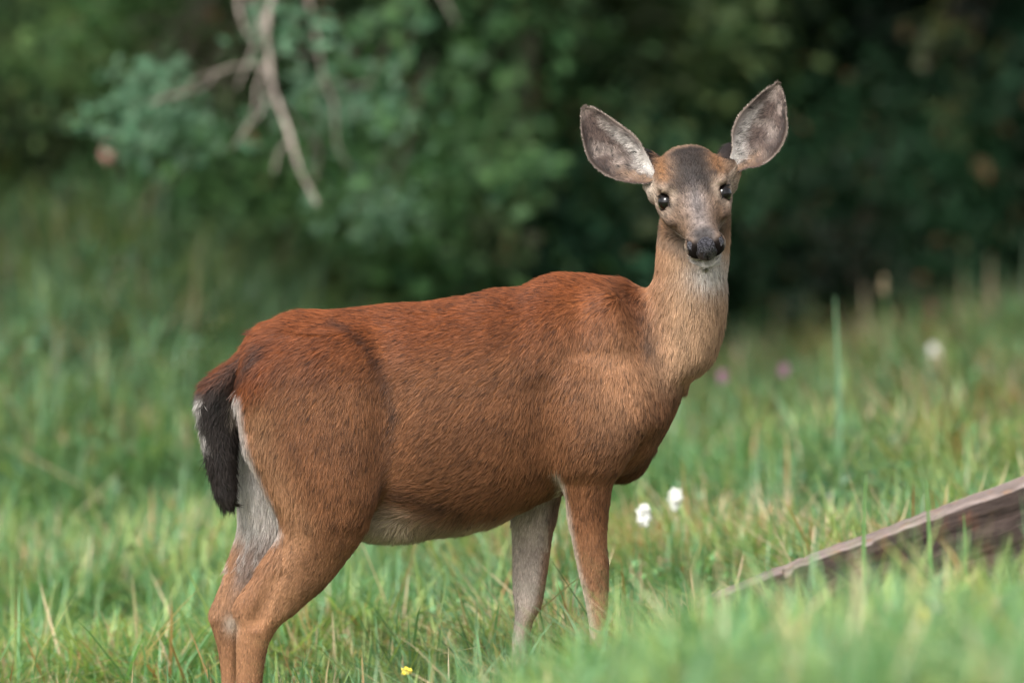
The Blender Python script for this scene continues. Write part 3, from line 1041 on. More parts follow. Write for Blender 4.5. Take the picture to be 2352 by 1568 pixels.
def coat(P, N):
    u = P[:, 0] * 1000 + 1176
    v = 1568 - P[:, 2] * 1000
    near = N[:, 1] < 0.25
    n1 = noise3(P, 14, 51); n2 = noise3(P, 45, 52)
    wob = (n1 - 0.5) * 40
    C = np.tile(C_BROWN, (len(P), 1))
    topl = np.interp(u, [540, 640, 700, 960, 1206, 1290, 1440, 1520], [900, 735, 714, 695, 655, 628, 643, 700])
    below = v - topl
    C = mixc(C, C_RUFOUS, 1 - sstep(30, 210, below + wob))
    C = mixc(C, C_TAN, 0.55 * sstep(1150, 1400, v + wob))
    # haunch rear edge paler, a tan highlight painted in
    C = mixc(C, C_TAN, 0.7 * np.exp(-((u - np.interp(v, [900, 1007, 1100, 1190, 1300], [590, 600, 640, 690, 650])) / 45) ** 2) * sstep(880, 960, v) * (v < 1420))
    # shoulder paler from a painted tan highlight, neck grey tan
    C = mixc(C, C_TAN, 0.55 * 1.25 * np.exp(-((u - 1430) / 90) ** 2 - ((v - 880) / 160) ** 2))
    nk = sstep(1450, 1550, u + (v - 760) * 0.02 + wob * 0.4) * (1 - sstep(830, 930, v))
    C = mixc(C, C_GREYTAN, nk)
    C = mixc(C, C_TAN, nk * 0.55 * (1 - sstep(1505, 1580, u)))
    # dark partings; crease shadow at thigh, shoulder and belly is painted in too
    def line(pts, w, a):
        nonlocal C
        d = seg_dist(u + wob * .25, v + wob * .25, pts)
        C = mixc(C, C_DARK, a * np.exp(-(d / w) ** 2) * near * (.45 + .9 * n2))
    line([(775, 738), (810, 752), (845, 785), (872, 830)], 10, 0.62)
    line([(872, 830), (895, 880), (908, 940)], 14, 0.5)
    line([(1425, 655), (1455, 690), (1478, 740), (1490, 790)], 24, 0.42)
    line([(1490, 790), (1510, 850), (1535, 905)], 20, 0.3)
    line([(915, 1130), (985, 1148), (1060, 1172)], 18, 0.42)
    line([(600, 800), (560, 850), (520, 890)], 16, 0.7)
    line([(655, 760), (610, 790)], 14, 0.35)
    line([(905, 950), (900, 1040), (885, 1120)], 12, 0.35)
    # chest front darker
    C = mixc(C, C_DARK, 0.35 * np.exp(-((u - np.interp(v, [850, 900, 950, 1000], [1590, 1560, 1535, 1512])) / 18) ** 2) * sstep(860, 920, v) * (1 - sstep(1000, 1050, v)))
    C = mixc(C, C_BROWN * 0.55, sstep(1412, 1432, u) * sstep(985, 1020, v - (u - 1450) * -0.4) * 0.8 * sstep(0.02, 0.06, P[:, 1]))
    # belly
    bel = np.interp(u, [640, 840, 900, 960, 1020, 1080, 1140, 1200, 1280], [1300, 1150, 1158, 1178, 1188, 1192, 1190, 1180, 1160])
    C = mixc(C, np.array([.56, .43, .31]), sstep(-22, 46, v - bel + wob * .9) * (u < 1260) * (v < 1265) * sstep(0, 8, u - np.interp(v, [1100, 1150, 1183, 1227, 1290], [890, 874, 858, 838, 800])))
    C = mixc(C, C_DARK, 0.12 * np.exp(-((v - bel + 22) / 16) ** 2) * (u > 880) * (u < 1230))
    # pale rear and inner hind legs
    edge = np.interp(v, [880, 892, 958, 1007, 1044, 1089, 1137, 1181, 1215, 1240], [520, 556, 560, 570, 582, 600, 621, 636, 650, 640])
    inner = sstep(14, -14, u - edge + wob * .15) * sstep(880, 900, v) * (1 - sstep(1205, 1245, v))
    C = mixc(C, C_WHITE * .92, inner * (P[:, 1] < .03) * 0.95)
    fin = (P[:, 1] > -.09) & (N[:, 1] < 0.1) & (v > 1120) & (v < 1420) & (u < 720)
    fine_ = noise3(P * np.array([1, 1, .3]), 110, 57)
    C = mixc(C, C_TAN * .95, fin * .8)
    C = mixc(C, np.array([.25, .185, .155]), fin * sstep(1165, 1235, v + wob) * (1 - sstep(1310, 1400, v + wob)) * sstep(545, 575, u + (v - 1250) * .30) * .9)
    C = mixc(C, C_WHITE * .9, fin * (1 - sstep(1175, 1260, v + wob * 1.6)) * sstep(528, 548, u) * (.75 + .25 * fine_))
    C = mixc(C, C_WHITE * .85, fin * sstep(.55, .8, fine_) * .6 * (1 - sstep(1290, 1350, v)))
    C = mixc(C, C_CREAM, 0.8 * np.exp(-((u - 530) / 16) ** 2 - ((v - 1430) / 22) ** 2))
    # inner side of the far foreleg, back edge of the near one
    ff = (P[:, 1] > 0.07) & (v > 1120) & (u < 1300) & (u > 1150)
    C = mixc(C, np.array([.66, .545, .475]), ff * (0.8 + 0.2 * sstep(1230, 1320, v)) * (1 - .75 * sstep(.25, .75, N[:, 0])) * (1 - .6 * sstep(1370, 1450, v) * sstep(1185, 1215, u)) * sstep(-0.5, 0.3, -N[:, 1] - 0.6 * np.maximum(N[:, 0], 0)))
    C = mixc(C, C_GREY, ff * 0.12 * (1 - sstep(1180, 1330, v)))
    le = np.interp(v, [1060, 1100, 1167, 1235, 1299, 1355, 1404, 1441], [1264, 1285, 1300, 1311, 1324, 1337, 1347, 1352])
    C = mixc(C, C_CREAM, np.exp(-((u - le - 1) / (8 + 7 * sstep(1250, 1400, v))) ** 2) * (v > 1075) * (P[:, 1] < .03) * 0.9)
    C = mixc(C, C_TAN * 1.1, sstep(1290, 1380, v) * np.exp(-((u - 1385) / 12) ** 2) * (P[:, 1] < .03) * .7)
    # hooves
    hoof = (v > 1740) | ((v > 1660) & (u > 1100))
    C[hoof] = C_DARK
    # throat patch
    C = mixc(C, C_WHITE * .9, np.exp(-((u - 1632) / 46) ** 2 - ((v - 618) / 48) ** 2) * 1.15 * (v > 560))
    C = mixc(C, C_GREYTAN, 0.4 * np.exp(-((u - 1640) / 60) ** 2 - ((v - 680) / 40) ** 2))
    # face -----------------------------------------------------------------
    q = (P - HE) @ HM
    fm = sstep(-.16, -.10, q[:, 1]) * sstep(-.115, -.09, q[:, 2]) * (v < 640) * (u > 1440) * (P[:, 1] < .05)
    Fc = np.tile(np.array([0.190, 0.125, 0.086]), (len(P), 1))
    gz = noise3(P, 170, 55)
    r_, s_, h_ = q[:, 0], q[:, 1], q[:, 2]
    ar = np.abs(r_)
    Fc = mixc(Fc, np.array([0.29, 0.14, 0.06]), .85 * np.exp(-((ar - .062) / .018) ** 2) * sstep(.02, -.03, s_))
    wq = (n2 - .5) * .012
    dark = np.exp(-((r_ - .004 + wq) / (.048)) ** 4) * sstep(.055, .0, s_ + wq) * sstep(-.125, -.095, s_)
    Fc = mixc(Fc, np.array([0.022, 0.017, 0.015]), dark * .96)
    mz = np.exp(-(r_ / .026) ** 2) * sstep(.0, .05, s_)
    Fc = mixc(Fc, np.array([0.25, 0.21, 0.195]), mz * .9)
    ln = np.exp(-(r_ / .012) ** 2) * np.exp(-((s_ - .045) / .05) ** 2)
    Fc = mixc(Fc, np.array([0.08, 0.07, 0.07]), ln * .7)
    Fc = mixc(Fc, C_DARK, .8 * blob(q, (.030, .020, .045), (.011, .022, .04)))  # bone hollow by the nose bridge: painted shading with dark fur
    Fc = mixc(Fc, C_DARK, .65 * blob(q, (-.034, .012, .045), (.014, .020, .04)))
    Fc = mixc(Fc, C_DARK, .7 * blob(q, (.050, -.012, .055), (.016, .010, .025)))
    Fc = mixc(Fc, np.array([.16, .09, .05]), .55 * blob(q, (.045, .09, -.005), (.02, .05, .03)))
    Fc = mixc(Fc, np.array([.22, .13, .075]), .5 * blob(q, (-.036, .10, -.01), (.012, .03, .02)))
    # muzzle top dark saddle, pale lips and chin
    Fc = mixc(Fc, np.array([0.085, 0.075, 0.073]), np.exp(-(r_ / .026) ** 4) * sstep(.125, .152, s_) * (h_ > -.01))
    Fc = mixc(Fc, C_WHITE * .85, sstep(-.022, -.034, h_) * sstep(.10, .145, s_))
    Fc = mixc(Fc, C_WHITE * .8, sstep(-.045, -.060, h_) * sstep(.02, .08, s_))
    Fc = mixc(Fc, C_CREAM, .5 * np.exp(-((ar - .040) / .010) ** 2) * sstep(.12, .15, s_) * (h_ < .0))
    # eyes: pale ring, dark lids
    for (c, nrm) in eye_c:
        de = np.linalg.norm(P - c, axis=1)
        up_ = (P - c) @ HH
        Fc = mixc(Fc, np.array([.40, .31, .24]), .6 * np.exp(-((de - .0345) / .008) ** 2))
        Fc = mixc(Fc, C_DARK, sstep(.0262, .0224, de))
    for sg, (c, nrm) in zip((-1, 1), eye_c):
        Fc = mixc(Fc, C_DARK, .9 * blob(P, c + HR * sg * .021 + HH * .006 - HF * .004, (.010, .012, .0045)))
        Fc = mixc(Fc, C_DARK, .7 * blob(P, c - HR * sg * .013 - HH * .014 + HF * .006, (.007, .010, .007)))
    Fc = mixc(Fc, C_DARK, .7 * (blob(q, (.056, .034, .012), (.009, .014, .014)) + blob(q, (-.056, .034, .012), (.009, .014, .014))))
    Fc = mixc(Fc, C_CREAM, .4 * sstep(.075, .092, ar) * sstep(-.12, -.06, s_) * (s_ < .0) * (h_ < .03))
    Fc = mixc(Fc, C_DARK, fm * .5 * sstep(.5, .85, gz) * (Fc[:, 0] < .45))
    Fc = Fc * (.8 + .5 * noise3(P, 120, 56))[:, None]
    Fc = mixc(Fc, C_DARK * .6, sstep(.150, .164, s_) * (ar < .041) * sstep(-.034, -.026, h_) * sstep(.018, .010, h_))
    C = mixc(C, Fc, fm)
    # ear roots: dark backs
    for e in ((1486, 355), (1672, 345)):
        C = mixc(C, C_DARK * 1.3, 2.2 * np.exp(-((u - e[0]) / 22) ** 2 - ((v - e[1]) / 24) ** 2) * (P[:, 1] > -.02))
    C = mixc(C, C_CREAM, .9 * np.exp(-((u - 1484) / 20) ** 2 - ((v - 432) / 22) ** 2))
    C = mixc(C, C_GREYTAN * 1.1, .9 * np.exp(-((u - 1702) / 14) ** 2 - ((v - 400) / 30) ** 2))
    n3 = noise3(P * np.array([1, 1, .45]), 60, 53); n4 = noise3(P, 7, 54)
    return C * .88 * (0.50 + 0.28 * n1 + 0.34 * n3 + .36 * n4)[:, None]


FLOW = np.array([
    (1400, 640, -1, .1), (1280, 635, -1, .15), (1100, 675, -1, .12), (900, 705, -1, .15), (700, 722, -1, .3), (600, 770, -.9, .8),
    (1100, 800, -1, .65), (1250, 800, -.6, .9), (950, 800, -1, .55), (800, 790, -.8, .6), (720, 790, -.8, .8),
    (1100, 950, -.8, .9), (1250, 950, -.3, 1), (1000, 1000, -.9, .8), (950, 1050, -.7, .8),
    (1000, 1130, -1, .05), (930, 1140, -.9, -.25), (1100, 1130, -.9, .4), (1200, 1100, -.3, 1),
    (700, 870, -.5, 1), (640, 950, -.45, 1), (750, 1000, -.2, 1), (850, 950, -.15, 1), (800, 1100, -.1, 1), (700, 1200, -.25, 1),
    (700, 1330, -.6, 1), (580, 1450, 0, 1), (520, 1450, 0, 1), (560, 1250, -.4, 1), (560, 1000, -.1, 1), (600, 1130, .1, 1),
    (1350, 800, -.25, 1), (1450, 750, -.15, 1), (1480, 850, 0, 1), (1400, 950, -.15, 1), (1330, 1000, -.4, .9),
    (1330, 1200, .05, 1), (1230, 1300, 0, 1), (1370, 1400, 0, 1), (1440, 1050, -.6, .8),
    (1560, 680, -.1, 1), (1620, 760, -.15, 1), (1600, 850, -.35, 1), (1510, 900, -.15, 1), (1540, 600, -.15, 1), (1640, 620, .05, 1),
    (950, 1220, .15, 1), (1080, 1205, .0, 1)], float)


def flow(P, N):
    u = P[:, 0] * 1000 + 1176
    v = 1568 - P[:, 2] * 1000
    acc = np.zeros((len(P), 2)); 
    W = np.zeros(len(P))
    fd = norm(FLOW[:, 2:])
    for (a, b, _, _), d in zip(FLOW, fd):
        w = 1.0 / (((u - a) ** 2 + (v - b) ** 2) / 3000.0 + 0.3) ** 1.6
        acc += w[:, None] * d; W += w
    acc /= W[:, None]
    D = np.stack([acc[:, 0], np.zeros(len(P)), -acc[:, 1]], 1)
    # face: hair lies back from the nose
    q = (P - HE) @ HM
    fm = sstep(-.16, -.10, q[:, 1]) * sstep(-.10, -.07, q[:, 2]) * (v < 610) * (u > 1470)
    back = -HF[None] + HR[None] * np.sign(q[:, 0:1]) * np.clip(np.abs(q[:, 0:1]) / .08, 0, 1) * 0.9 + HH[None] * 0.2
    D = D * (1 - fm)[:, None] + back * fm[:, None]
    D = D - N * np.sum(D * N, 1, keepdims=True)
    return norm(D), fm


def sample_surface(V, F, n_, weight=None):
    T = []
    for f in F:
        T.append((f[0], f[1], f[2]))
        if len(f) == 4:
            T.append((f[0], f[2], f[3]))
    T = np.array(T)
    A, B, Cc = V[T[:, 0]], V[T[:, 1]], V[T[:, 2]]
    ar = np.linalg.norm(np.cross(B - A, Cc - A), axis=1)
    if weight is not None:
        ar = ar * weight((A + B + Cc) / 3)
    t = rng.choice(len(T), n_, p=ar / ar.sum())
    r1 = np.sqrt(rng.random(n_)); r2 = rng.random(n_)
    wa, wb, wc = 1 - r1, r1 * (1 - r2), r1 * r2
    return A[t] * wa[:, None] + B[t] * wb[:, None] + Cc[t] * wc[:, None]


def fur_mat(name, spec=0.25, rough=0.6):
    m, n, l, b = new_mat(name)
    a = n.new('ShaderNodeAttribute'); a.attribute_name = 'paint'
    s = n.new('ShaderNodeAttribute'); s.attribute_name = 'skin_normal'
    g = n.new('ShaderNodeNewGeometry')
    mx = n.new('ShaderNodeMix'); mx.data_type = 'VECTOR'; mx.inputs[0].default_value = 0.62
    l.new(g.outputs['Normal'], mx.inputs[4]); l.new(s.outputs['Vector'], mx.inputs[5])
    nn = n.new('ShaderNodeVectorMath'); nn.operation = 'NORMALIZE'
    l.new(mx.outputs[1], nn.inputs[0]); l.new(nn.outputs[0], b.inputs['Normal'])
    l.new(a.outputs['Color'], b.inputs['Base Color'])
    b.inputs['Roughness'].default_value = rough
    b.inputs['Specular IOR Level'].default_value = spec
    return m


M_FUR = fur_mat('fur')


def make_fur(name, R, N, D, L, lift, rad, C, tipdark, clump_n, parent, clump=0.5, jit=0.25, curl=0.25, clump_col=0.25):
    """R roots, N skin normals, D lie direction, L length, C colour; strands lean together in small locks"""
    n_ = len(R)
    D = norm(D + rng.normal(size=D.shape) * jit)
    D = norm(D - N * np.sum(D * N, 1, keepdims=True))
    gi = rng.choice(n_, min(clump_n, n_), replace=False)
    kd = kdtree.KDTree(len(gi))
    for j, i in enumerate(gi):
        kd.insert(R[i], j)
    kd.balance()
    gid = np.fromiter((kd.find(p)[1] for p in R.tolist()), dtype=np.int64, count=n_)
    gl = 1 + rng.normal(0, 0.12, len(gi))
    gs = rng.normal(0, 1, len(gi))
    lift_v = lift * (0.6 + 0.8 * rng.random(n_))
    L = L * rng.uniform(0.7, 1.2, n_) * gl[gid]
    ts = np.array([0.0, 0.33, 0.68, 1.0])
    P = np.zeros((n_, 4, 3), np.float32)
    def path(R_, D_, N_, L_, lf):
        return [R_ - N_ * 0.001 + D_ * (L_ * t)[:, None] + N_ * (L_ * lf * (t - 0.55 * curl * 2 * t * t))[:, None] for t in ts]
    own = path(R, D, N, L, lift_v)
    g = gi[gid]
    gp = path(R[g], D[g], N[g], L, lift_v)
    for k, t in enumerate(ts):
        w = clump * t
        P[:, k] = own[k] * (1 - w) + gp[k] * w
    # colour: root to tip, lock to lock
    col = C * (1 + clump_col * gs[gid])[:, None] * rng.uniform(0.78, 1.22, (n_, 1))
    col = np.clip(col, 0.004, 0.9)
    dk = (gs[gid] + rng.normal(0, .5, n_)) < tipdark
    cols = np.ones((n_, 4, 4), np.float32)
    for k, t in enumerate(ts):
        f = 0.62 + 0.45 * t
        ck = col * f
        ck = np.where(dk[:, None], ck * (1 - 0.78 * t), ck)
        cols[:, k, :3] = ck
    h = bpy.data.hair_curves.new(name)
    h.add_curves([4] * n_)
    h.attributes['position'].data.foreach_set('vector', P.ravel())
    ra = h.attributes.get('radius') or h.attributes.new('radius', 'FLOAT', 'POINT')
    rr = np.outer(rad, np.array([1.0, 0.95, 0.7, 0.12])).astype(np.float32)
    ra.data.foreach_set('value', rr.ravel())
    ca = h.attributes.new('paint', 'FLOAT_COLOR', 'POINT')
    ca.data.foreach_set('color', cols.ravel())
    na = h.attributes.new('skin_normal', 'FLOAT_VECTOR', 'POINT')
    na.data.foreach_set('vector', np.repeat(N, 4, axis=0).astype(np.float32).ravel())
    h.materials.append(M_FUR)
    o = bpy.data.objects.new(name, h)
    COL.objects.link(o)
    adopt(o, parent)
    return o


def skin_mat():
    m, n, l, b = new_mat('skin_under_fur')
    a = n.new('ShaderNodeAttribute'); a.attribute_name = 'paint'
    mul = n.new('ShaderNodeMix'); mul.data_type = 'RGBA'; mul.blend_type = 'MULTIPLY'; mul.inputs[0].default_value = 1
    nz = n.new('ShaderNodeTexNoise'); nz.inputs['Scale'].default_value = 180
    rp = n.new('ShaderNodeValToRGB')
    rp.color_ramp.elements[0].color = (.5, .5, .5, 1); rp.color_ramp.elements[1].color = (.95, .95, .95, 1)
    l.new(nz.outputs['Fac'], rp.inputs[0]); l.new(rp.outputs[0], mul.inputs[7])
    l.new(a.outputs['Color'], mul.inputs[6]); l.new(mul.outputs[2], b.inputs['Base Color'])
    b.inputs['Roughness'].default_value = 0.9
    b.inputs['Specular IOR Level'].default_value = 0.1
    return m


M_SKIN = skin_mat()
deer_base = np.array([0.0, 0.0, float(terrain(np.array([0.0]), np.array([0.0]))[0])])
deer = empty('deer', deer_base)
tag(deer, 'reddish brown doe standing in grass with its head turned to the viewer', 'deer')
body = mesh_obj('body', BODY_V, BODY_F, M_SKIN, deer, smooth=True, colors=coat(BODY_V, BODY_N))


def not_socket(P):
    m = np.ones(len(P), bool)
    for c, rr in EYES:
        m &= np.linalg.norm(P - c, axis=1) > rr + 0.0042
    return m


def dens(Pc):
    u = Pc[:, 0] * 1000 + 1176; v = 1568 - Pc[:, 2] * 1000
    q = (Pc - HE) @ HM
    face = (q[:, 1] > -.13) & (v < 600) & (u > 1470)
    w = np.where(face, 3.2, 1.0)
    w = np.where(v > 1250, 1.5, w)
    w = np.where(v > 1640, 0.4, w)
    w = np.where((Pc[:, 1] > 0.12) & (v < 1000), 0.55, w)
    return w


NF = 340000
R = sample_surface(BODY_V, BODY_F, NF, dens)
R = R[not_socket(R)]
N = sdf_grad(sdf, R)
D, FM = flow(R, N)
u = R[:, 0] * 1000 + 1176; v = 1568 - R[:, 2] * 1000
q = (R - HE) @ HM
nose_zone = (q[:, 1] > .172) & (np.abs(q[:, 0]) < .036) & (q[:, 2] > -.036)
L = np.full(len(R), 0.022)
L = np.where(v < 440, 0.011, L)
L = np.where(v > 1200, 0.014, L)
L = np.where(v > 1400, 0.011, L)
L = np.where((u > 1480) & (v < 830), 0.024, L)
L = L * (1 - FM) + 0.009 * FM
L = np.where((FM > .5) & (q[:, 1] > .08), 0.005, L)
L = np.where((v > 1170) & (v < 1260) & (u > 840) & (u < 1200) & (N[:, 2] < -.2), 0.034, L)
L = np.where((u < np.interp(v, [880, 1000, 1100, 1215], [552, 560, 606, 655])) & (v > 880) & (v < 1290), 0.032, L)
L = np.where((u < 760) & (v < 860), 0.030, L)
L = np.where((u > 1590) & (v > 590) & (v < 680), 0.024, L)
keep = (~nose_zone) & (v < 1740)
lift = np.where(FM > .5, 0.30, 0.24)
rad = np.where(FM > .5, 0.00050, 0.00047)
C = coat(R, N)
td = np.where(FM > .5, -1.5, np.where(C[:, 0] > .5, -3.0, -1.32 + .25 * sstep(860, 740, v)))
td = np.where((v > 1200), -2.0, td)
td = np.where((u > 1490) & (v < 850) & (FM < .5), -1.75, td)
i = keep
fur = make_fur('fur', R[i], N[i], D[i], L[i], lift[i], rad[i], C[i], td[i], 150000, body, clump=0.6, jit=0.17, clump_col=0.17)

# tail --------------------------------------------------------------------
tail_l = LoftZ([
    (770, 590, 640, -.093, .045), (820, 545, 608, -.093, .05), (850, 505, 585, -.095, .045), (880, 474, 562, -.097, .042), (915, 462, 548, -.099, .038), (955, 463, 541, -.10, .034), (1000, 471, 541, -.10, .030),
    (1050, 481, 540, -.10, .027), (1090, 491, 540, -.10, .023), (1125, 499, 540, -.10, .02), (1150, 512, 536, -.10, .014)], 0)
TV, TF = surface_nets(tail_l, (-.76, -.2, .38), (-.5, .0, .84), 0.005)
TN = sdf_grad(tail_l, TV)


def tail_col(P, N):
    u = P[:, 0] * 1000 + 1176; v = 1568 - P[:, 2] * 1000
    C = np.tile(C_DARK * 1.1, (len(P), 1))
    C = mixc(C, C_RUFOUS * .9, (1 - sstep(810, 910, v + (noise3(P, 30, 77) - .5) * 60)) * (0.2 + .8 * sstep(20, -30, u - np.interp(v, [780, 850, 920], [600, 530, 470]))))
    le = np.interp(v, [880, 918, 951, 988, 1014, 1063], [466, 446, 441, 450, 462, 470])
    C = mixc(C, C_WHITE * .85, .8 * np.exp(-((u - le - 14) / 9) ** 2) * sstep(880, 915, v) * (1 - sstep(985, 1030, v)))
    C = mixc(C, C_CREAM, sstep(.5, .9, N[:, 0]) * sstep(890, 920, v) * (1 - sstep(940, 970, v)) * .5)
    return C


tail = mesh_obj('tail', TV, TF, M_SKIN, deer, smooth=True, colors=tail_col(TV, TN))
R = sample_surface(TV, [tuple(f) for f in TF], 19000)
N = sdf_grad(tail_l, R)
v = 1568 - R[:, 2] * 1000
dx = np.interp(v, [780, 850, 920, 980, 1150], [-1.1, -1.1, -.5, .12, .25])
D = np.stack([dx, np.zeros(len(R)), -np.ones(len(R))], 1)
D = norm(D - N * np.sum(D * N, 1, keepdims=True))
C = tail_col(R, N)
L = np.where(v > 1080, .030, .034)
make_fur('fur', R, N, D, L, np.full(len(R), .32) * rng.uniform(.4, 1.5, len(R)), np.full(len(R), .00055), C, np.where(C[:, 0] > .2, -3, -1.0), 3500, tail, clump=.5, jit=.32)

# ears --------------------------------------------------------------------
def make_ear(tip, upper, lower, root_y, tip_y, cup, label):
    """a cupped leaf-shaped ear; upper and lower are the two rims from root to tip, in picture mm"""
    na, nb = 40, 24
    def resample(pts):
        p = np.array([(a, b, 0) for a, b in pts], float)
        s = np.concatenate([[0], np.cumsum(np.linalg.norm(np.diff(p, axis=0), axis=1))])
        t = np.linspace(0, 1, na) ** 0.9 * s[-1]
        return np.stack([pchip(s, p[:, 0], t), pchip(s, p[:, 1], t)], 1)
    U, Lw = resample(upper), resample(lower)
    t = np.linspace(0, 1, na)
    front = np.zeros((na, nb, 3)); backs = np.zeros((na, nb, 3))
    wid = np.linalg.norm(U - Lw, axis=1) / 1000
    for j in range(nb):
        b_ = -1 + 2 * j / (nb - 1)
        m = U * (1 - (b_ + 1) / 2) + Lw * ((b_ + 1) / 2)
        x = (m[:, 0] - 1176) / 1000; z = (1568 - m[:, 1]) / 1000
        prof = 1 - b_ * b_
        y = root_y + (tip_y - root_y) * t + cup * wid * prof
        th = (0.0014 + 0.0025 * prof)
        front[:, j] = np.stack([x, y, z], 1)
        backs[:, j] = np.stack([x, y + th, z], 1)
    Vv = np.concatenate([front.reshape(-1, 3), backs.reshape(-1, 3)])
    Ff = []
    id_ = lambda s, i, j: s * na * nb + i * nb + j
    for i in range(na - 1):
        for j in range(nb - 1):
            Ff.append((id_(0, i, j), id_(0, i, j + 1), id_(0, i + 1, j + 1), id_(0, i + 1, j)))
            Ff.append((id_(1, i, j), id_(1, i + 1, j), id_(1, i + 1, j + 1), id_(1, i, j + 1)))
    for i in range(na - 1):
        for j in (0, nb - 1):
            Ff.append((id_(0, i, j), id_(0, i + 1, j), id_(1, i + 1, j), id_(1, i, j)))
    for j in range(nb - 1):
        for i in (0, na - 1):
            Ff.append((id_(0, i, j), id_(0, i, j + 1), id_(1, i, j + 1), id_(1, i, j)))
    tt = np.repeat(t, nb); bb = np.tile(np.linspace(-1, 1, nb), na)
    P0 = front.reshape(-1, 3)

    def incol(tv, bv, P):
        Cc = np.tile(np.array([0.085, 0.058, 0.049]), (len(P), 1))
        nz_ = noise3(P, 32, 61)
        Cc = mixc(Cc, np.array([0.30, 0.245, 0.215]), sstep(.5, .8, nz_) * .6)
        Cc = mixc(Cc, np.array([0.13, 0.07, 0.055]), sstep(.55, .8, noise3(P, 22, 62)) * .7 * np.exp(-(bv / .5) ** 2))
        Cc = mixc(Cc, C_WHITE * .85, sstep(.35, .02, tv) * sstep(.4, -.6, bv))
        Cc = mixc(Cc, C_WHITE * .7, np.exp(-((bv + .66) / .20) ** 2) * sstep(.85, .4, tv) * .7)
        Cc = mixc(Cc, C_DARK * 1.6, np.exp(-((np.abs(bv) - .88) / .15) ** 2) * np.where(bv > 0, sstep(.18, .35, tv), sstep(.6, .8, tv)) * .9)
        Cc = mixc(Cc, C_GREYTAN * .8, .6 * np.exp(-((bv - .5) / .3) ** 2) * sstep(.4, .1, tv))
        Cc = mixc(Cc, C_GREY * .8, .6 * sstep(.8, .97, tv))
        rim = np.exp(-((np.abs(bv) - 1.0) / .02) ** 2) * sstep(.15, .3, tv) * .2
        return mixc(Cc, C_CREAM * 1.1, rim)
    colf = incol(tt, bb, P0)
    colb = np.tile(np.array([.075, .055, .045]), (len(P0), 1))
    ear = mesh_obj('ear', Vv, Ff, M_SKIN, deer, smooth=True, colors=np.concatenate([colf, colb]))
    ear['label'] = label
    # hair roots on the inner face
    def surf(tv, bv):
        i = tv * (na - 1); j = (bv + 1) / 2 * (nb - 1)
        i0 = np.clip(i.astype(int), 0, na - 2); j0 = np.clip(j.astype(int), 0, nb - 2)
        fi, fj = (i - i0)[:, None], (j - j0)[:, None]
        return (front[i0, j0] * (1 - fi) * (1 - fj) + front[i0 + 1, j0] * fi * (1 - fj)
                + front[i0, j0 + 1] * (1 - fi) * fj + front[i0 + 1, j0 + 1] * fi * fj)
    nh = 11000
    tv = rng.random(nh) ** .8; bv = rng.uniform(-1, 1, nh)
    e = 0.01
    R_ = surf(tv, bv)
    dt = norm(surf(np.clip(tv + e, 0, 1), bv) - surf(np.clip(tv - e, 0, 1), bv))
    db = norm(surf(tv, np.clip(bv + e, -1, 1)) - surf(tv, np.clip(bv - e, -1, 1)))
    N_ = norm(np.cross(dt, db)); N_[N_[:, 1] > 0] *= -1
    cross = np.where(bv < 0, 1, -.6) * np.clip(np.abs(bv) * 1.4, 0, 1) * (1 - .4 * tv)
    sw = (noise3(R_, 40, 66) - .5) * 2.2
    D_ = norm(dt * (.5 + .3 * tv)[:, None] + db * (cross + sw)[:, None])
    C_ = incol(tv, bv, R_)
    L_ = np.where(np.abs(bv) > .9, .006, .016) * (1.1 - .5 * tv)
    f1 = (R_, N_, D_, L_, np.full(nh, .22), np.full(nh, .0005), C_)
    # white fuzz on the rim and the dark back
    nr = 2600
    tv = rng.random(nr); bv = np.where(rng.random(nr) < .5, -1.0, 1.0)
    R2 = surf(tv, bv * .975)
    outv = norm(surf(tv, bv * .999) - surf(tv, bv * .6))
    dt = norm(surf(np.clip(tv + e, 0, 1), bv) - surf(np.clip(tv - e, 0, 1), bv))
    D2 = norm(outv * .6 + dt * .8)
    N2 = np.tile(np.array([0, -1.0, 0]), (nr, 1))
    C2 = np.where((rng.random(nr) < .5)[:, None], C_GREY * .9, C_DARK)
    R3 = R_ + np.array([0, .005, 0]); N3 = -N_
    k3 = np.arange(0, nh, 2)
    f = [np.concatenate(z) for z in zip(f1, (R2, N2, D2, np.full(nr, .0055), np.full(nr, .1), np.full(nr, .00028), C2),
                                      (R3[k3], N3[k3], dt_all(front, surf, k3, R_, D_)[0], np.full(len(k3), .008), np.full(len(k3), .2), np.full(len(k3), .0005), np.tile(np.array([.09, .065, .05]), (len(k3), 1))))]
    make_fur('fur', f[0], f[1], f[2], f[3], f[4], f[5], f[6], np.full(len(f[0]), -2.4), 2500, ear, clump=.45, jit=.3, clump_col=.38)
    return ear


def dt_all(front, surf, k3, R_, D_):
    return (D_[k3],)


make_ear((1347, 246),
         [(1506, 404), (1497, 378), (1487, 358), (1479, 343), (1469, 326), (1455, 309), (1429, 289), (1399, 269), (1376, 254), (1360, 247), (1345, 248)],
         [(1502, 414), (1484, 421), (1465, 420), (1435, 417), (1406, 409), (1372, 389), (1352, 365), (1342, 332), (1336, 292), (1336, 263), (1343, 249)],
         -.012, .03, .20, 'ear spread out low to the side')
make_ear((1790, 195),
         [(1676, 392), (1674, 378), (1679, 358), (1683, 339), (1681, 310), (1688, 282), (1704, 256), (1728, 233), (1757, 208), (1775, 197), (1786, 195)],
         [(1682, 396), (1698, 394), (1714, 386), (1734, 384), (1757, 375), (1781, 356), (1801, 326), (1809, 292), (1807, 266), (1802, 229), (1797, 208), (1789, 196)],
         -.010, .03, .20, 'ear raised higher and pointing up')

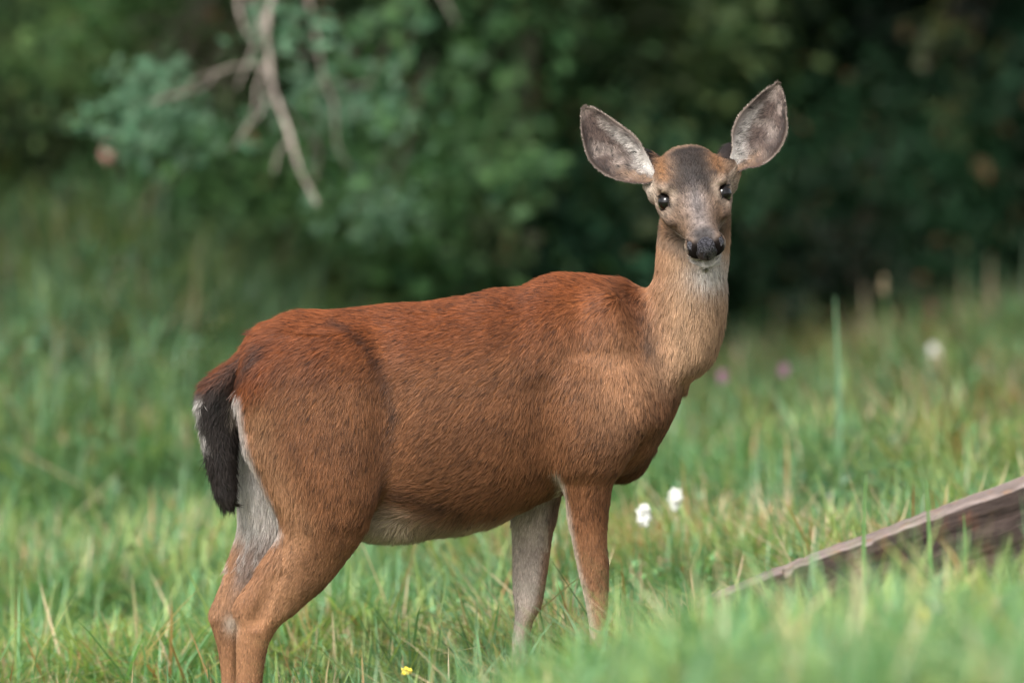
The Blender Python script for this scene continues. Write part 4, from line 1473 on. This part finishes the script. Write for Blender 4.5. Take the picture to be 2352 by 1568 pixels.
# eyes ----------------------------------------------------------------------
me_, n, l, b = new_mat('eye_gloss')
tc = n.new('ShaderNodeTexCoord')
nz = n.new('ShaderNodeTexNoise'); nz.inputs['Scale'].default_value = 40
rp = n.new('ShaderNodeValToRGB')
rp.color_ramp.elements[0].color = (.002, .0015, .0015, 1); rp.color_ramp.elements[1].color = (.005, .0035, .003, 1)
l.new(tc.outputs['Object'], nz.inputs['Vector']); l.new(nz.outputs['Fac'], rp.inputs[0]); l.new(rp.outputs[0], b.inputs['Base Color'])
b.inputs['Roughness'].default_value = 0.03
b.inputs['Specular IOR Level'].default_value = 0.45
for c, nrm in eye_c:
    bm = bmesh.new()
    bmesh.ops.create_uvsphere(bm, u_segments=24, v_segments=16, radius=EYE_R)
    me2 = bpy.data.meshes.new('eye'); bm.to_mesh(me2); bm.free()
    me2.polygons.foreach_set('use_smooth', np.ones(len(me2.polygons), bool))
    me2.materials.append(me_)
    o = bpy.data.objects.new('eye', me2); COL.objects.link(o)
    adopt(o, deer)
    o.location = Vector(c) - Vector(deer_base)
    # lashes along the upper lid
    nl = 70
    a_ = rng.uniform(-1.2, 1.2, nl)
    t1 = norm(np.cross(HH, nrm)); t2 = np.cross(nrm, t1)
    if t2 @ HH < 0: t2 = -t2
    R_ = c + EYE_R * 1.04 * norm((np.sin(a_)[:, None] * t1 + np.cos(a_)[:, None] * t2 * .75 + nrm * .62))
    N_ = np.tile(nrm, (nl, 1))
    D_ = norm(np.sin(a_)[:, None] * t1 * .9 - t2 * .25 + nrm * .5)
    make_fur('lash', R_, N_, D_, np.full(nl, .011), np.full(nl, .1), np.full(nl, .0005), np.tile(C_DARK * .5, (nl, 1)), np.full(nl, -9), 40, o, clump=.1, jit=.1)

# nose ----------------------------------------------------------------------
class NoseF:
    def __call__(s, P):
        q = (P - HE) @ HM
        def el(c, r):
            z = (q - np.array(c)) / np.array(r)
            k0 = np.linalg.norm(z, axis=1); k1 = np.linalg.norm(z / np.array(r), axis=1) + 1e-9
            return k0 * (k0 - 1) / k1
        d = el((0, .176, .000), (.030, .025, .018))
        d = smin(d, el((0, .178, -.016), (.026, .023, .023)), .012)
        for sg in (-1, 1):
            d = smin(d, el((sg * .031, .168, -.004), (.013, .023, .019)), .010)
        for sg in (-1, 1):
            k = .005
            m = -np.minimum(el((sg * .0265, .196, .003), (.0062, .022, .010)), el((sg * .0335, .189, -.008), (.009, .018, .0050)))
            h = np.maximum(k - np.abs(d - m), 0) / k
            d = np.maximum(d, m) + h * h * k * .25
        # groove under the pad
        m = -el((0, .204, -.026), (.0022, .012, .014))
        d = np.maximum(d, m)
        return d


nf = NoseF()
pts = np.array([head_pt(a, b_, c) for a in (-.06, .06) for b_ in (.13, .22) for c in (-.06, .05)])
NV, NFc = surface_nets(nf, pts.min(0), pts.max(0), .0016)
NV = NV - sdf_grad(nf, NV, .0006) * np.clip(nf(NV), -.001, .001)[:, None]
mn, n, l, b = new_mat('wet_nose')
tc = n.new('ShaderNodeTexCoord')
vo = n.new('ShaderNodeTexVoronoi'); vo.inputs['Scale'].default_value = 330
nz = n.new('ShaderNodeTexNoise'); nz.inputs['Scale'].default_value = 150; nz.inputs['Detail'].default_value = 5
rp = n.new('ShaderNodeValToRGB')
rp.color_ramp.elements[0].color = (.006, .0055, .008, 1); rp.color_ramp.elements[0].position = .4
rp.color_ramp.elements[1].color = (.09, .085, .10, 1); rp.color_ramp.elements[1].position = .75
l.new(tc.outputs['Object'], nz.inputs['Vector']); l.new(tc.outputs['Object'], vo.inputs['Vector'])
l.new(nz.outputs['Fac'], rp.inputs[0]); l.new(rp.outputs[0], b.inputs['Base Color'])
bp = n.new('ShaderNodeBump'); bp.inputs['Strength'].default_value = .9; bp.inputs['Distance'].default_value = .004
l.new(vo.outputs['Distance'], bp.inputs['Height']); l.new(bp.outputs[0], b.inputs['Normal'])
b.inputs['Roughness'].default_value = .32; b.inputs['Specular IOR Level'].default_value = .38
mesh_obj('nose', NV, NFc, mn, deer, smooth=True)

# ---------------------------------------------------------------- weathered timber
tp = [(1600, 1392, -1.0), (1660, 1366, -1.0), (1939, 1262, -1.0), (2145, 1189, -1.0), (2352, 1116, -1.0), (2660, 1007, -1.0)]
A = spline([at(*p) for p in tp], 150)
timber = empty('timber', A[len(A) // 2])
tag(timber, 'weathered brown timber half sunk in the grass at the right edge', 'timber')
nA = len(A)
s_ = np.linspace(0, 1, nA)
one = lambda f, sd: noise3(np.stack([s_ * f, s_ * 0 + .5, s_ * 0 + .5], 1), 1, sd) - .5
jag = one(14, 71) * .006 + one(70, 72) * .008
chip = np.where(one(26, 73) > .18, -.010, 0) + np.where(one(45, 74) > .2, -.006, 0)      # splintered bits gone from the top arris
wv = [one(30 + 7 * j, 80 + j) * .004 + one(90, 95 + j) * .004 for j in range(10)]
V_, UVW = [], []
prof = [(-.012, -.36), (-.010, -.17), (-.002, -.125), (-.010, -.085), (-.001, -.055), (-.006, -.028), (0, -.004), (.012, .0), (.07, .003), (.135, .003), (.147, -.012), (.147, -.36)]
m_ = len(prof)
for i in range(nA):
    for j, (dy, dz) in enumerate(prof):
        o_ = wv[j % 10][i]
        p = A[i] + np.array([0, dy, dz + jag[i]])
        if j < 7: p = p + np.array([0, o_ * .8, 0])
        if j in (6, 7): p = p + np.array([0, 0, chip[i]])
        if 7 <= j <= 9: p = p + np.array([0, 0, o_ * .45 + .014 * s_[i] * (j - 6) / 3])
        V_.append(p); UVW.append((s_[i] * 1.25, dy, dz))
front_f, top_f = [], []
for i in range(nA - 1):
    for j in range(m_ - 1):
        f = (i * m_ + j, (i + 1) * m_ + j, (i + 1) * m_ + j + 1, i * m_ + j + 1)
        (top_f if 6 <= j <= 9 else front_f).append(f)
front_f.append(tuple(range(m_))); front_f.append(tuple((nA - 1) * m_ + j for j in reversed(range(m_))))


def wood_mat(name, c1, c2, c3):
    m, n, l, b = new_mat(name)
    a = n.new('ShaderNodeAttribute'); a.attribute_name = 'grain'
    mp = n.new('ShaderNodeMapping'); mp.inputs['Scale'].default_value = (9, 75, 75)
    nz = n.new('ShaderNodeTexNoise'); nz.inputs['Scale'].default_value = 1; nz.inputs['Detail'].default_value = 7; nz.inputs['Roughness'].default_value = .7
    mp2 = n.new('ShaderNodeMapping'); mp2.inputs['Scale'].default_value = (22, 40, 16)
    nz2 = n.new('ShaderNodeTexNoise'); nz2.inputs['Scale'].default_value = 1; nz2.inputs['Detail'].default_value = 4
    rp = n.new('ShaderNodeValToRGB')
    rp.color_ramp.elements[0].color = (*c1, 1); rp.color_ramp.elements[0].position = .36
    rp.color_ramp.elements[1].color = (*c2, 1); rp.color_ramp.elements[1].position = .66
    rp2 = n.new('ShaderNodeValToRGB'); rp2.color_ramp.elements[0].position = .55; rp2.color_ramp.elements[1].position = .72
    mx = n.new('ShaderNodeMix'); mx.data_type = 'RGBA'; mx.inputs[7].default_value = (*c3, 1)
    l.new(a.outputs['Vector'], mp.inputs['Vector']); l.new(mp.outputs[0], nz.inputs['Vector'])
    l.new(a.outputs['Vector'], mp2.inputs['Vector']); l.new(mp2.outputs[0], nz2.inputs['Vector'])
    l.new(nz.outputs['Fac'], rp.inputs[0]); l.new(nz2.outputs['Fac'], rp2.inputs[0])
    l.new(rp2.outputs[0], mx.inputs[0]); l.new(rp.outputs[0], mx.inputs[6]); l.new(mx.outputs[2], b.inputs['Base Color'])
    bp = n.new('ShaderNodeBump'); bp.inputs['Strength'].default_value = .9; bp.inputs['Distance'].default_value = .012
    l.new(nz.outputs['Fac'], bp.inputs['Height']); l.new(bp.outputs[0], b.inputs['Normal'])
    b.inputs['Roughness'].default_value = .92; b.inputs['Specular IOR Level'].default_value = .2
    return m


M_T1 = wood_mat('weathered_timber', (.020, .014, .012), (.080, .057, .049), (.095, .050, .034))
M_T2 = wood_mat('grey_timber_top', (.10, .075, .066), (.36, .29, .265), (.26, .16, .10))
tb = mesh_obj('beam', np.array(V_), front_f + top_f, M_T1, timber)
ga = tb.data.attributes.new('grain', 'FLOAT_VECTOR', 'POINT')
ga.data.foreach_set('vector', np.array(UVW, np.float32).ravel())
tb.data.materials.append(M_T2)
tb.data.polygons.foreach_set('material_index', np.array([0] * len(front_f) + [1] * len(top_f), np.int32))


# ---------------------------------------------------------------- flowers and single stalks
M_PETAL = plain('white_petal', (0.74, 0.74, 0.70), .7)
M_PINK = plain('clover_pink', (0.30, 0.14, 0.23), .7)
M_YELLOW = plain('yellow_petal', (0.75, 0.60, 0.06), .7)
M_BUD = plain('pink_bud', (0.75, 0.42, 0.36), .7)
M_RED = plain('dock_red', (0.17, 0.06, 0.05), .8)
M_SEED = plain('straw_seed', (0.30, 0.235, 0.14), .8)


def florets(c, rx, rz, n_, size):
    parts_V, parts_F = [], []
    d = norm(rng.normal(size=(n_, 3)))
    for k in range(n_):
        p = c + d[k] * np.array([rx, rx, rz]) * rng.uniform(.5, 1.15)
        a = norm(np.cross(d[k], rng.normal(size=3))); b_ = np.cross(d[k], a)
        s = size * rng.uniform(.7, 1.2)
        o = len(parts_V)
        parts_V += [p - d[k] * s * .8, p + a * s * .5 + d[k] * s * .3, p + b_ * s * .5 + d[k] * s * .3, p - a * s * .5 + d[k] * s * .3, p - b_ * s * .5 + d[k] * s * .3, p + d[k] * s]
        for q_ in ((0, 1, 2), (0, 2, 3), (0, 3, 4), (0, 4, 1), (5, 2, 1), (5, 3, 2), (5, 4, 3), (5, 1, 4)):
            parts_F.append(tuple(i + o for i in q_))
    return np.array(parts_V), parts_F


def flower(name, label, cat, group, u, v, y, rx, rz, mat, n_=46, size=.010, part='flower_head'):
    c = at(u, v, y)
    z0 = float(terrain(np.array([c[0] + .02]), np.array([y]))[0])
    root = empty(name, (c[0] + .02, y, z0))
    tag(root, label, cat, group)
    t = np.linspace(0, 1, 7)[:, None]
    b0 = np.array([c[0] + .02, y, z0 - .02])
    path = b0 + (c - b0) * t + np.array([.012, 0, 0]) * np.sin(t * math.pi)
    Vv, Ff = tube(path, np.linspace(.0025, .0018, 7), 6)
    mesh_obj('stem', Vv, Ff, M_STALK, root, smooth=True)
    Vv, Ff = florets(c, rx, rz, n_, size)
    mesh_obj(part, Vv, Ff, mat, root)


WG = 'white clover flowers'
flower('white_flower', 'nearer lower white flower head right of the front legs', 'flower', WG, 1479, 1184, 1.45, .012, .021, M_PETAL, 80, .0105)
flower('white_flower', 'higher white flower head, the one tilted beside the other near the front legs', 'flower', WG, 1552, 1146, 1.75, .011, .020, M_PETAL, 80, .0105)
flower('white_flower', 'blurred white flower far up the grassy slope on the right', 'flower', WG, 2150, 803, 6.2, .015, .018, M_PETAL, 50, .009)
PG = 'purple clover flowers'
flower('clover_flower', 'pale pink clover head just right of the deer chest', 'flower', PG, 1662, 866, 4.6, .012, .016, M_PINK, 40, .008)
flower('clover_flower', 'darker purple clover head further right of the deer chest', 'flower', PG, 1801, 850, 5.0, .011, .015, M_PINK, 40, .008)
YG = 'small yellow flowers'
flower('yellow_flower', 'yellow flower in the blurred front grass at lower right', 'flower', YG, 2120, 1416, -3.2, .014, .010, M_YELLOW, 30, .010)
flower('yellow_flower', 'tiny yellow flower low at the bottom between the legs', 'flower', YG, 935, 1543, -.6, .009, .006, M_YELLOW, 20, .007)
flower('dock_plant', 'rusty red seed spike on the slope at right', 'plant', None, 2140, 730, 8.2, .018, .06, M_RED, 60, .012, 'seed_head')
flower('bud_plant', 'plant with one pink bud at the left edge of the bushes', 'plant', None, 246, 350, 7.6, .009, .020, M_BUD, 40, .011, 'bud')
flower('grass_seed_stalk', 'straw coloured seed head leaning on the slope at right', 'plant', None, 2030, 655, 6.5, .007, .022, M_SEED, 26, .009, 'seed_head')


def stalk(label, base_uv, top_uv, y, w, col, sway=.02):
    b0 = at(*base_uv, y); t0 = at(*top_uv, y)
    b0[2] = min(b0[2], float(terrain(np.array([b0[0]]), np.array([y]))[0]) - .01)
    n_ = 9
    t = np.linspace(0, 1, n_)
    ctr = b0 + (t0 - b0) * t[:, None] + np.array([sway, 0, 0]) * np.sin(t * math.pi)[:, None]
    Vv, Ff = [], []
    for i in range(n_):
        ww = w * (1 - t[i] ** 2 * .85) * .5
        Vv += [ctr[i] + np.array([-ww, .0, 0]), ctr[i] + np.array([0, ww * .5, 0]), ctr[i] + np.array([ww, 0, 0])]
    for i in range(n_ - 1):
        for j in range(2):
            Ff.append((i * 3 + j, i * 3 + j + 1, (i + 1) * 3 + j + 1, (i + 1) * 3 + j))
    cc = np.tile(np.array(col), (len(Vv), 1))
    o = mesh_obj('grass_stalk', np.array(Vv), Ff, M_GRASS, smooth=True, colors=cc)
    tag(o, label, 'grass stalk', 'single tall grass stalks')
    return o


stalk('tall pale green stalk standing up from the slope right of the deer', (1925, 1010), (1918, 680), 3.2, .020, (.15, .27, .15), .006)
stalk('bent green stalk with its foot beside the timber, nearer its low end', (2030, 1330), (1990, 1090), -1.3, .014, (.14, .28, .09), -.02)
stalk('upright green stalk crossing the middle of the timber', (2140, 1330), (2128, 1100), -1.3, .014, (.14, .28, .09), .006)
stalk('short green stalk crossing the thick end of the timber', (2222, 1320), (2215, 1180), -1.25, .013, (.12, .25, .08), .004)
stalk('pale upright stalk at the lower left edge', (28, 1420), (20, 1255), 1.6, .011, (.20, .32, .12), .004)
stalk('bluish stalk leaning left beside the lower left edge', (92, 1440), (45, 1310), 1.5, .012, (.18, .30, .18), .006)
stalk('dry straw stalk between the hind legs and the left edge', (318, 1400), (302, 1320), 1.4, .010, (.40, .36, .20), .002)
stalk('dry straw stalk just right of the near hind leg', (768, 1465), (762, 1405), .7, .010, (.5, .42, .27), .002)
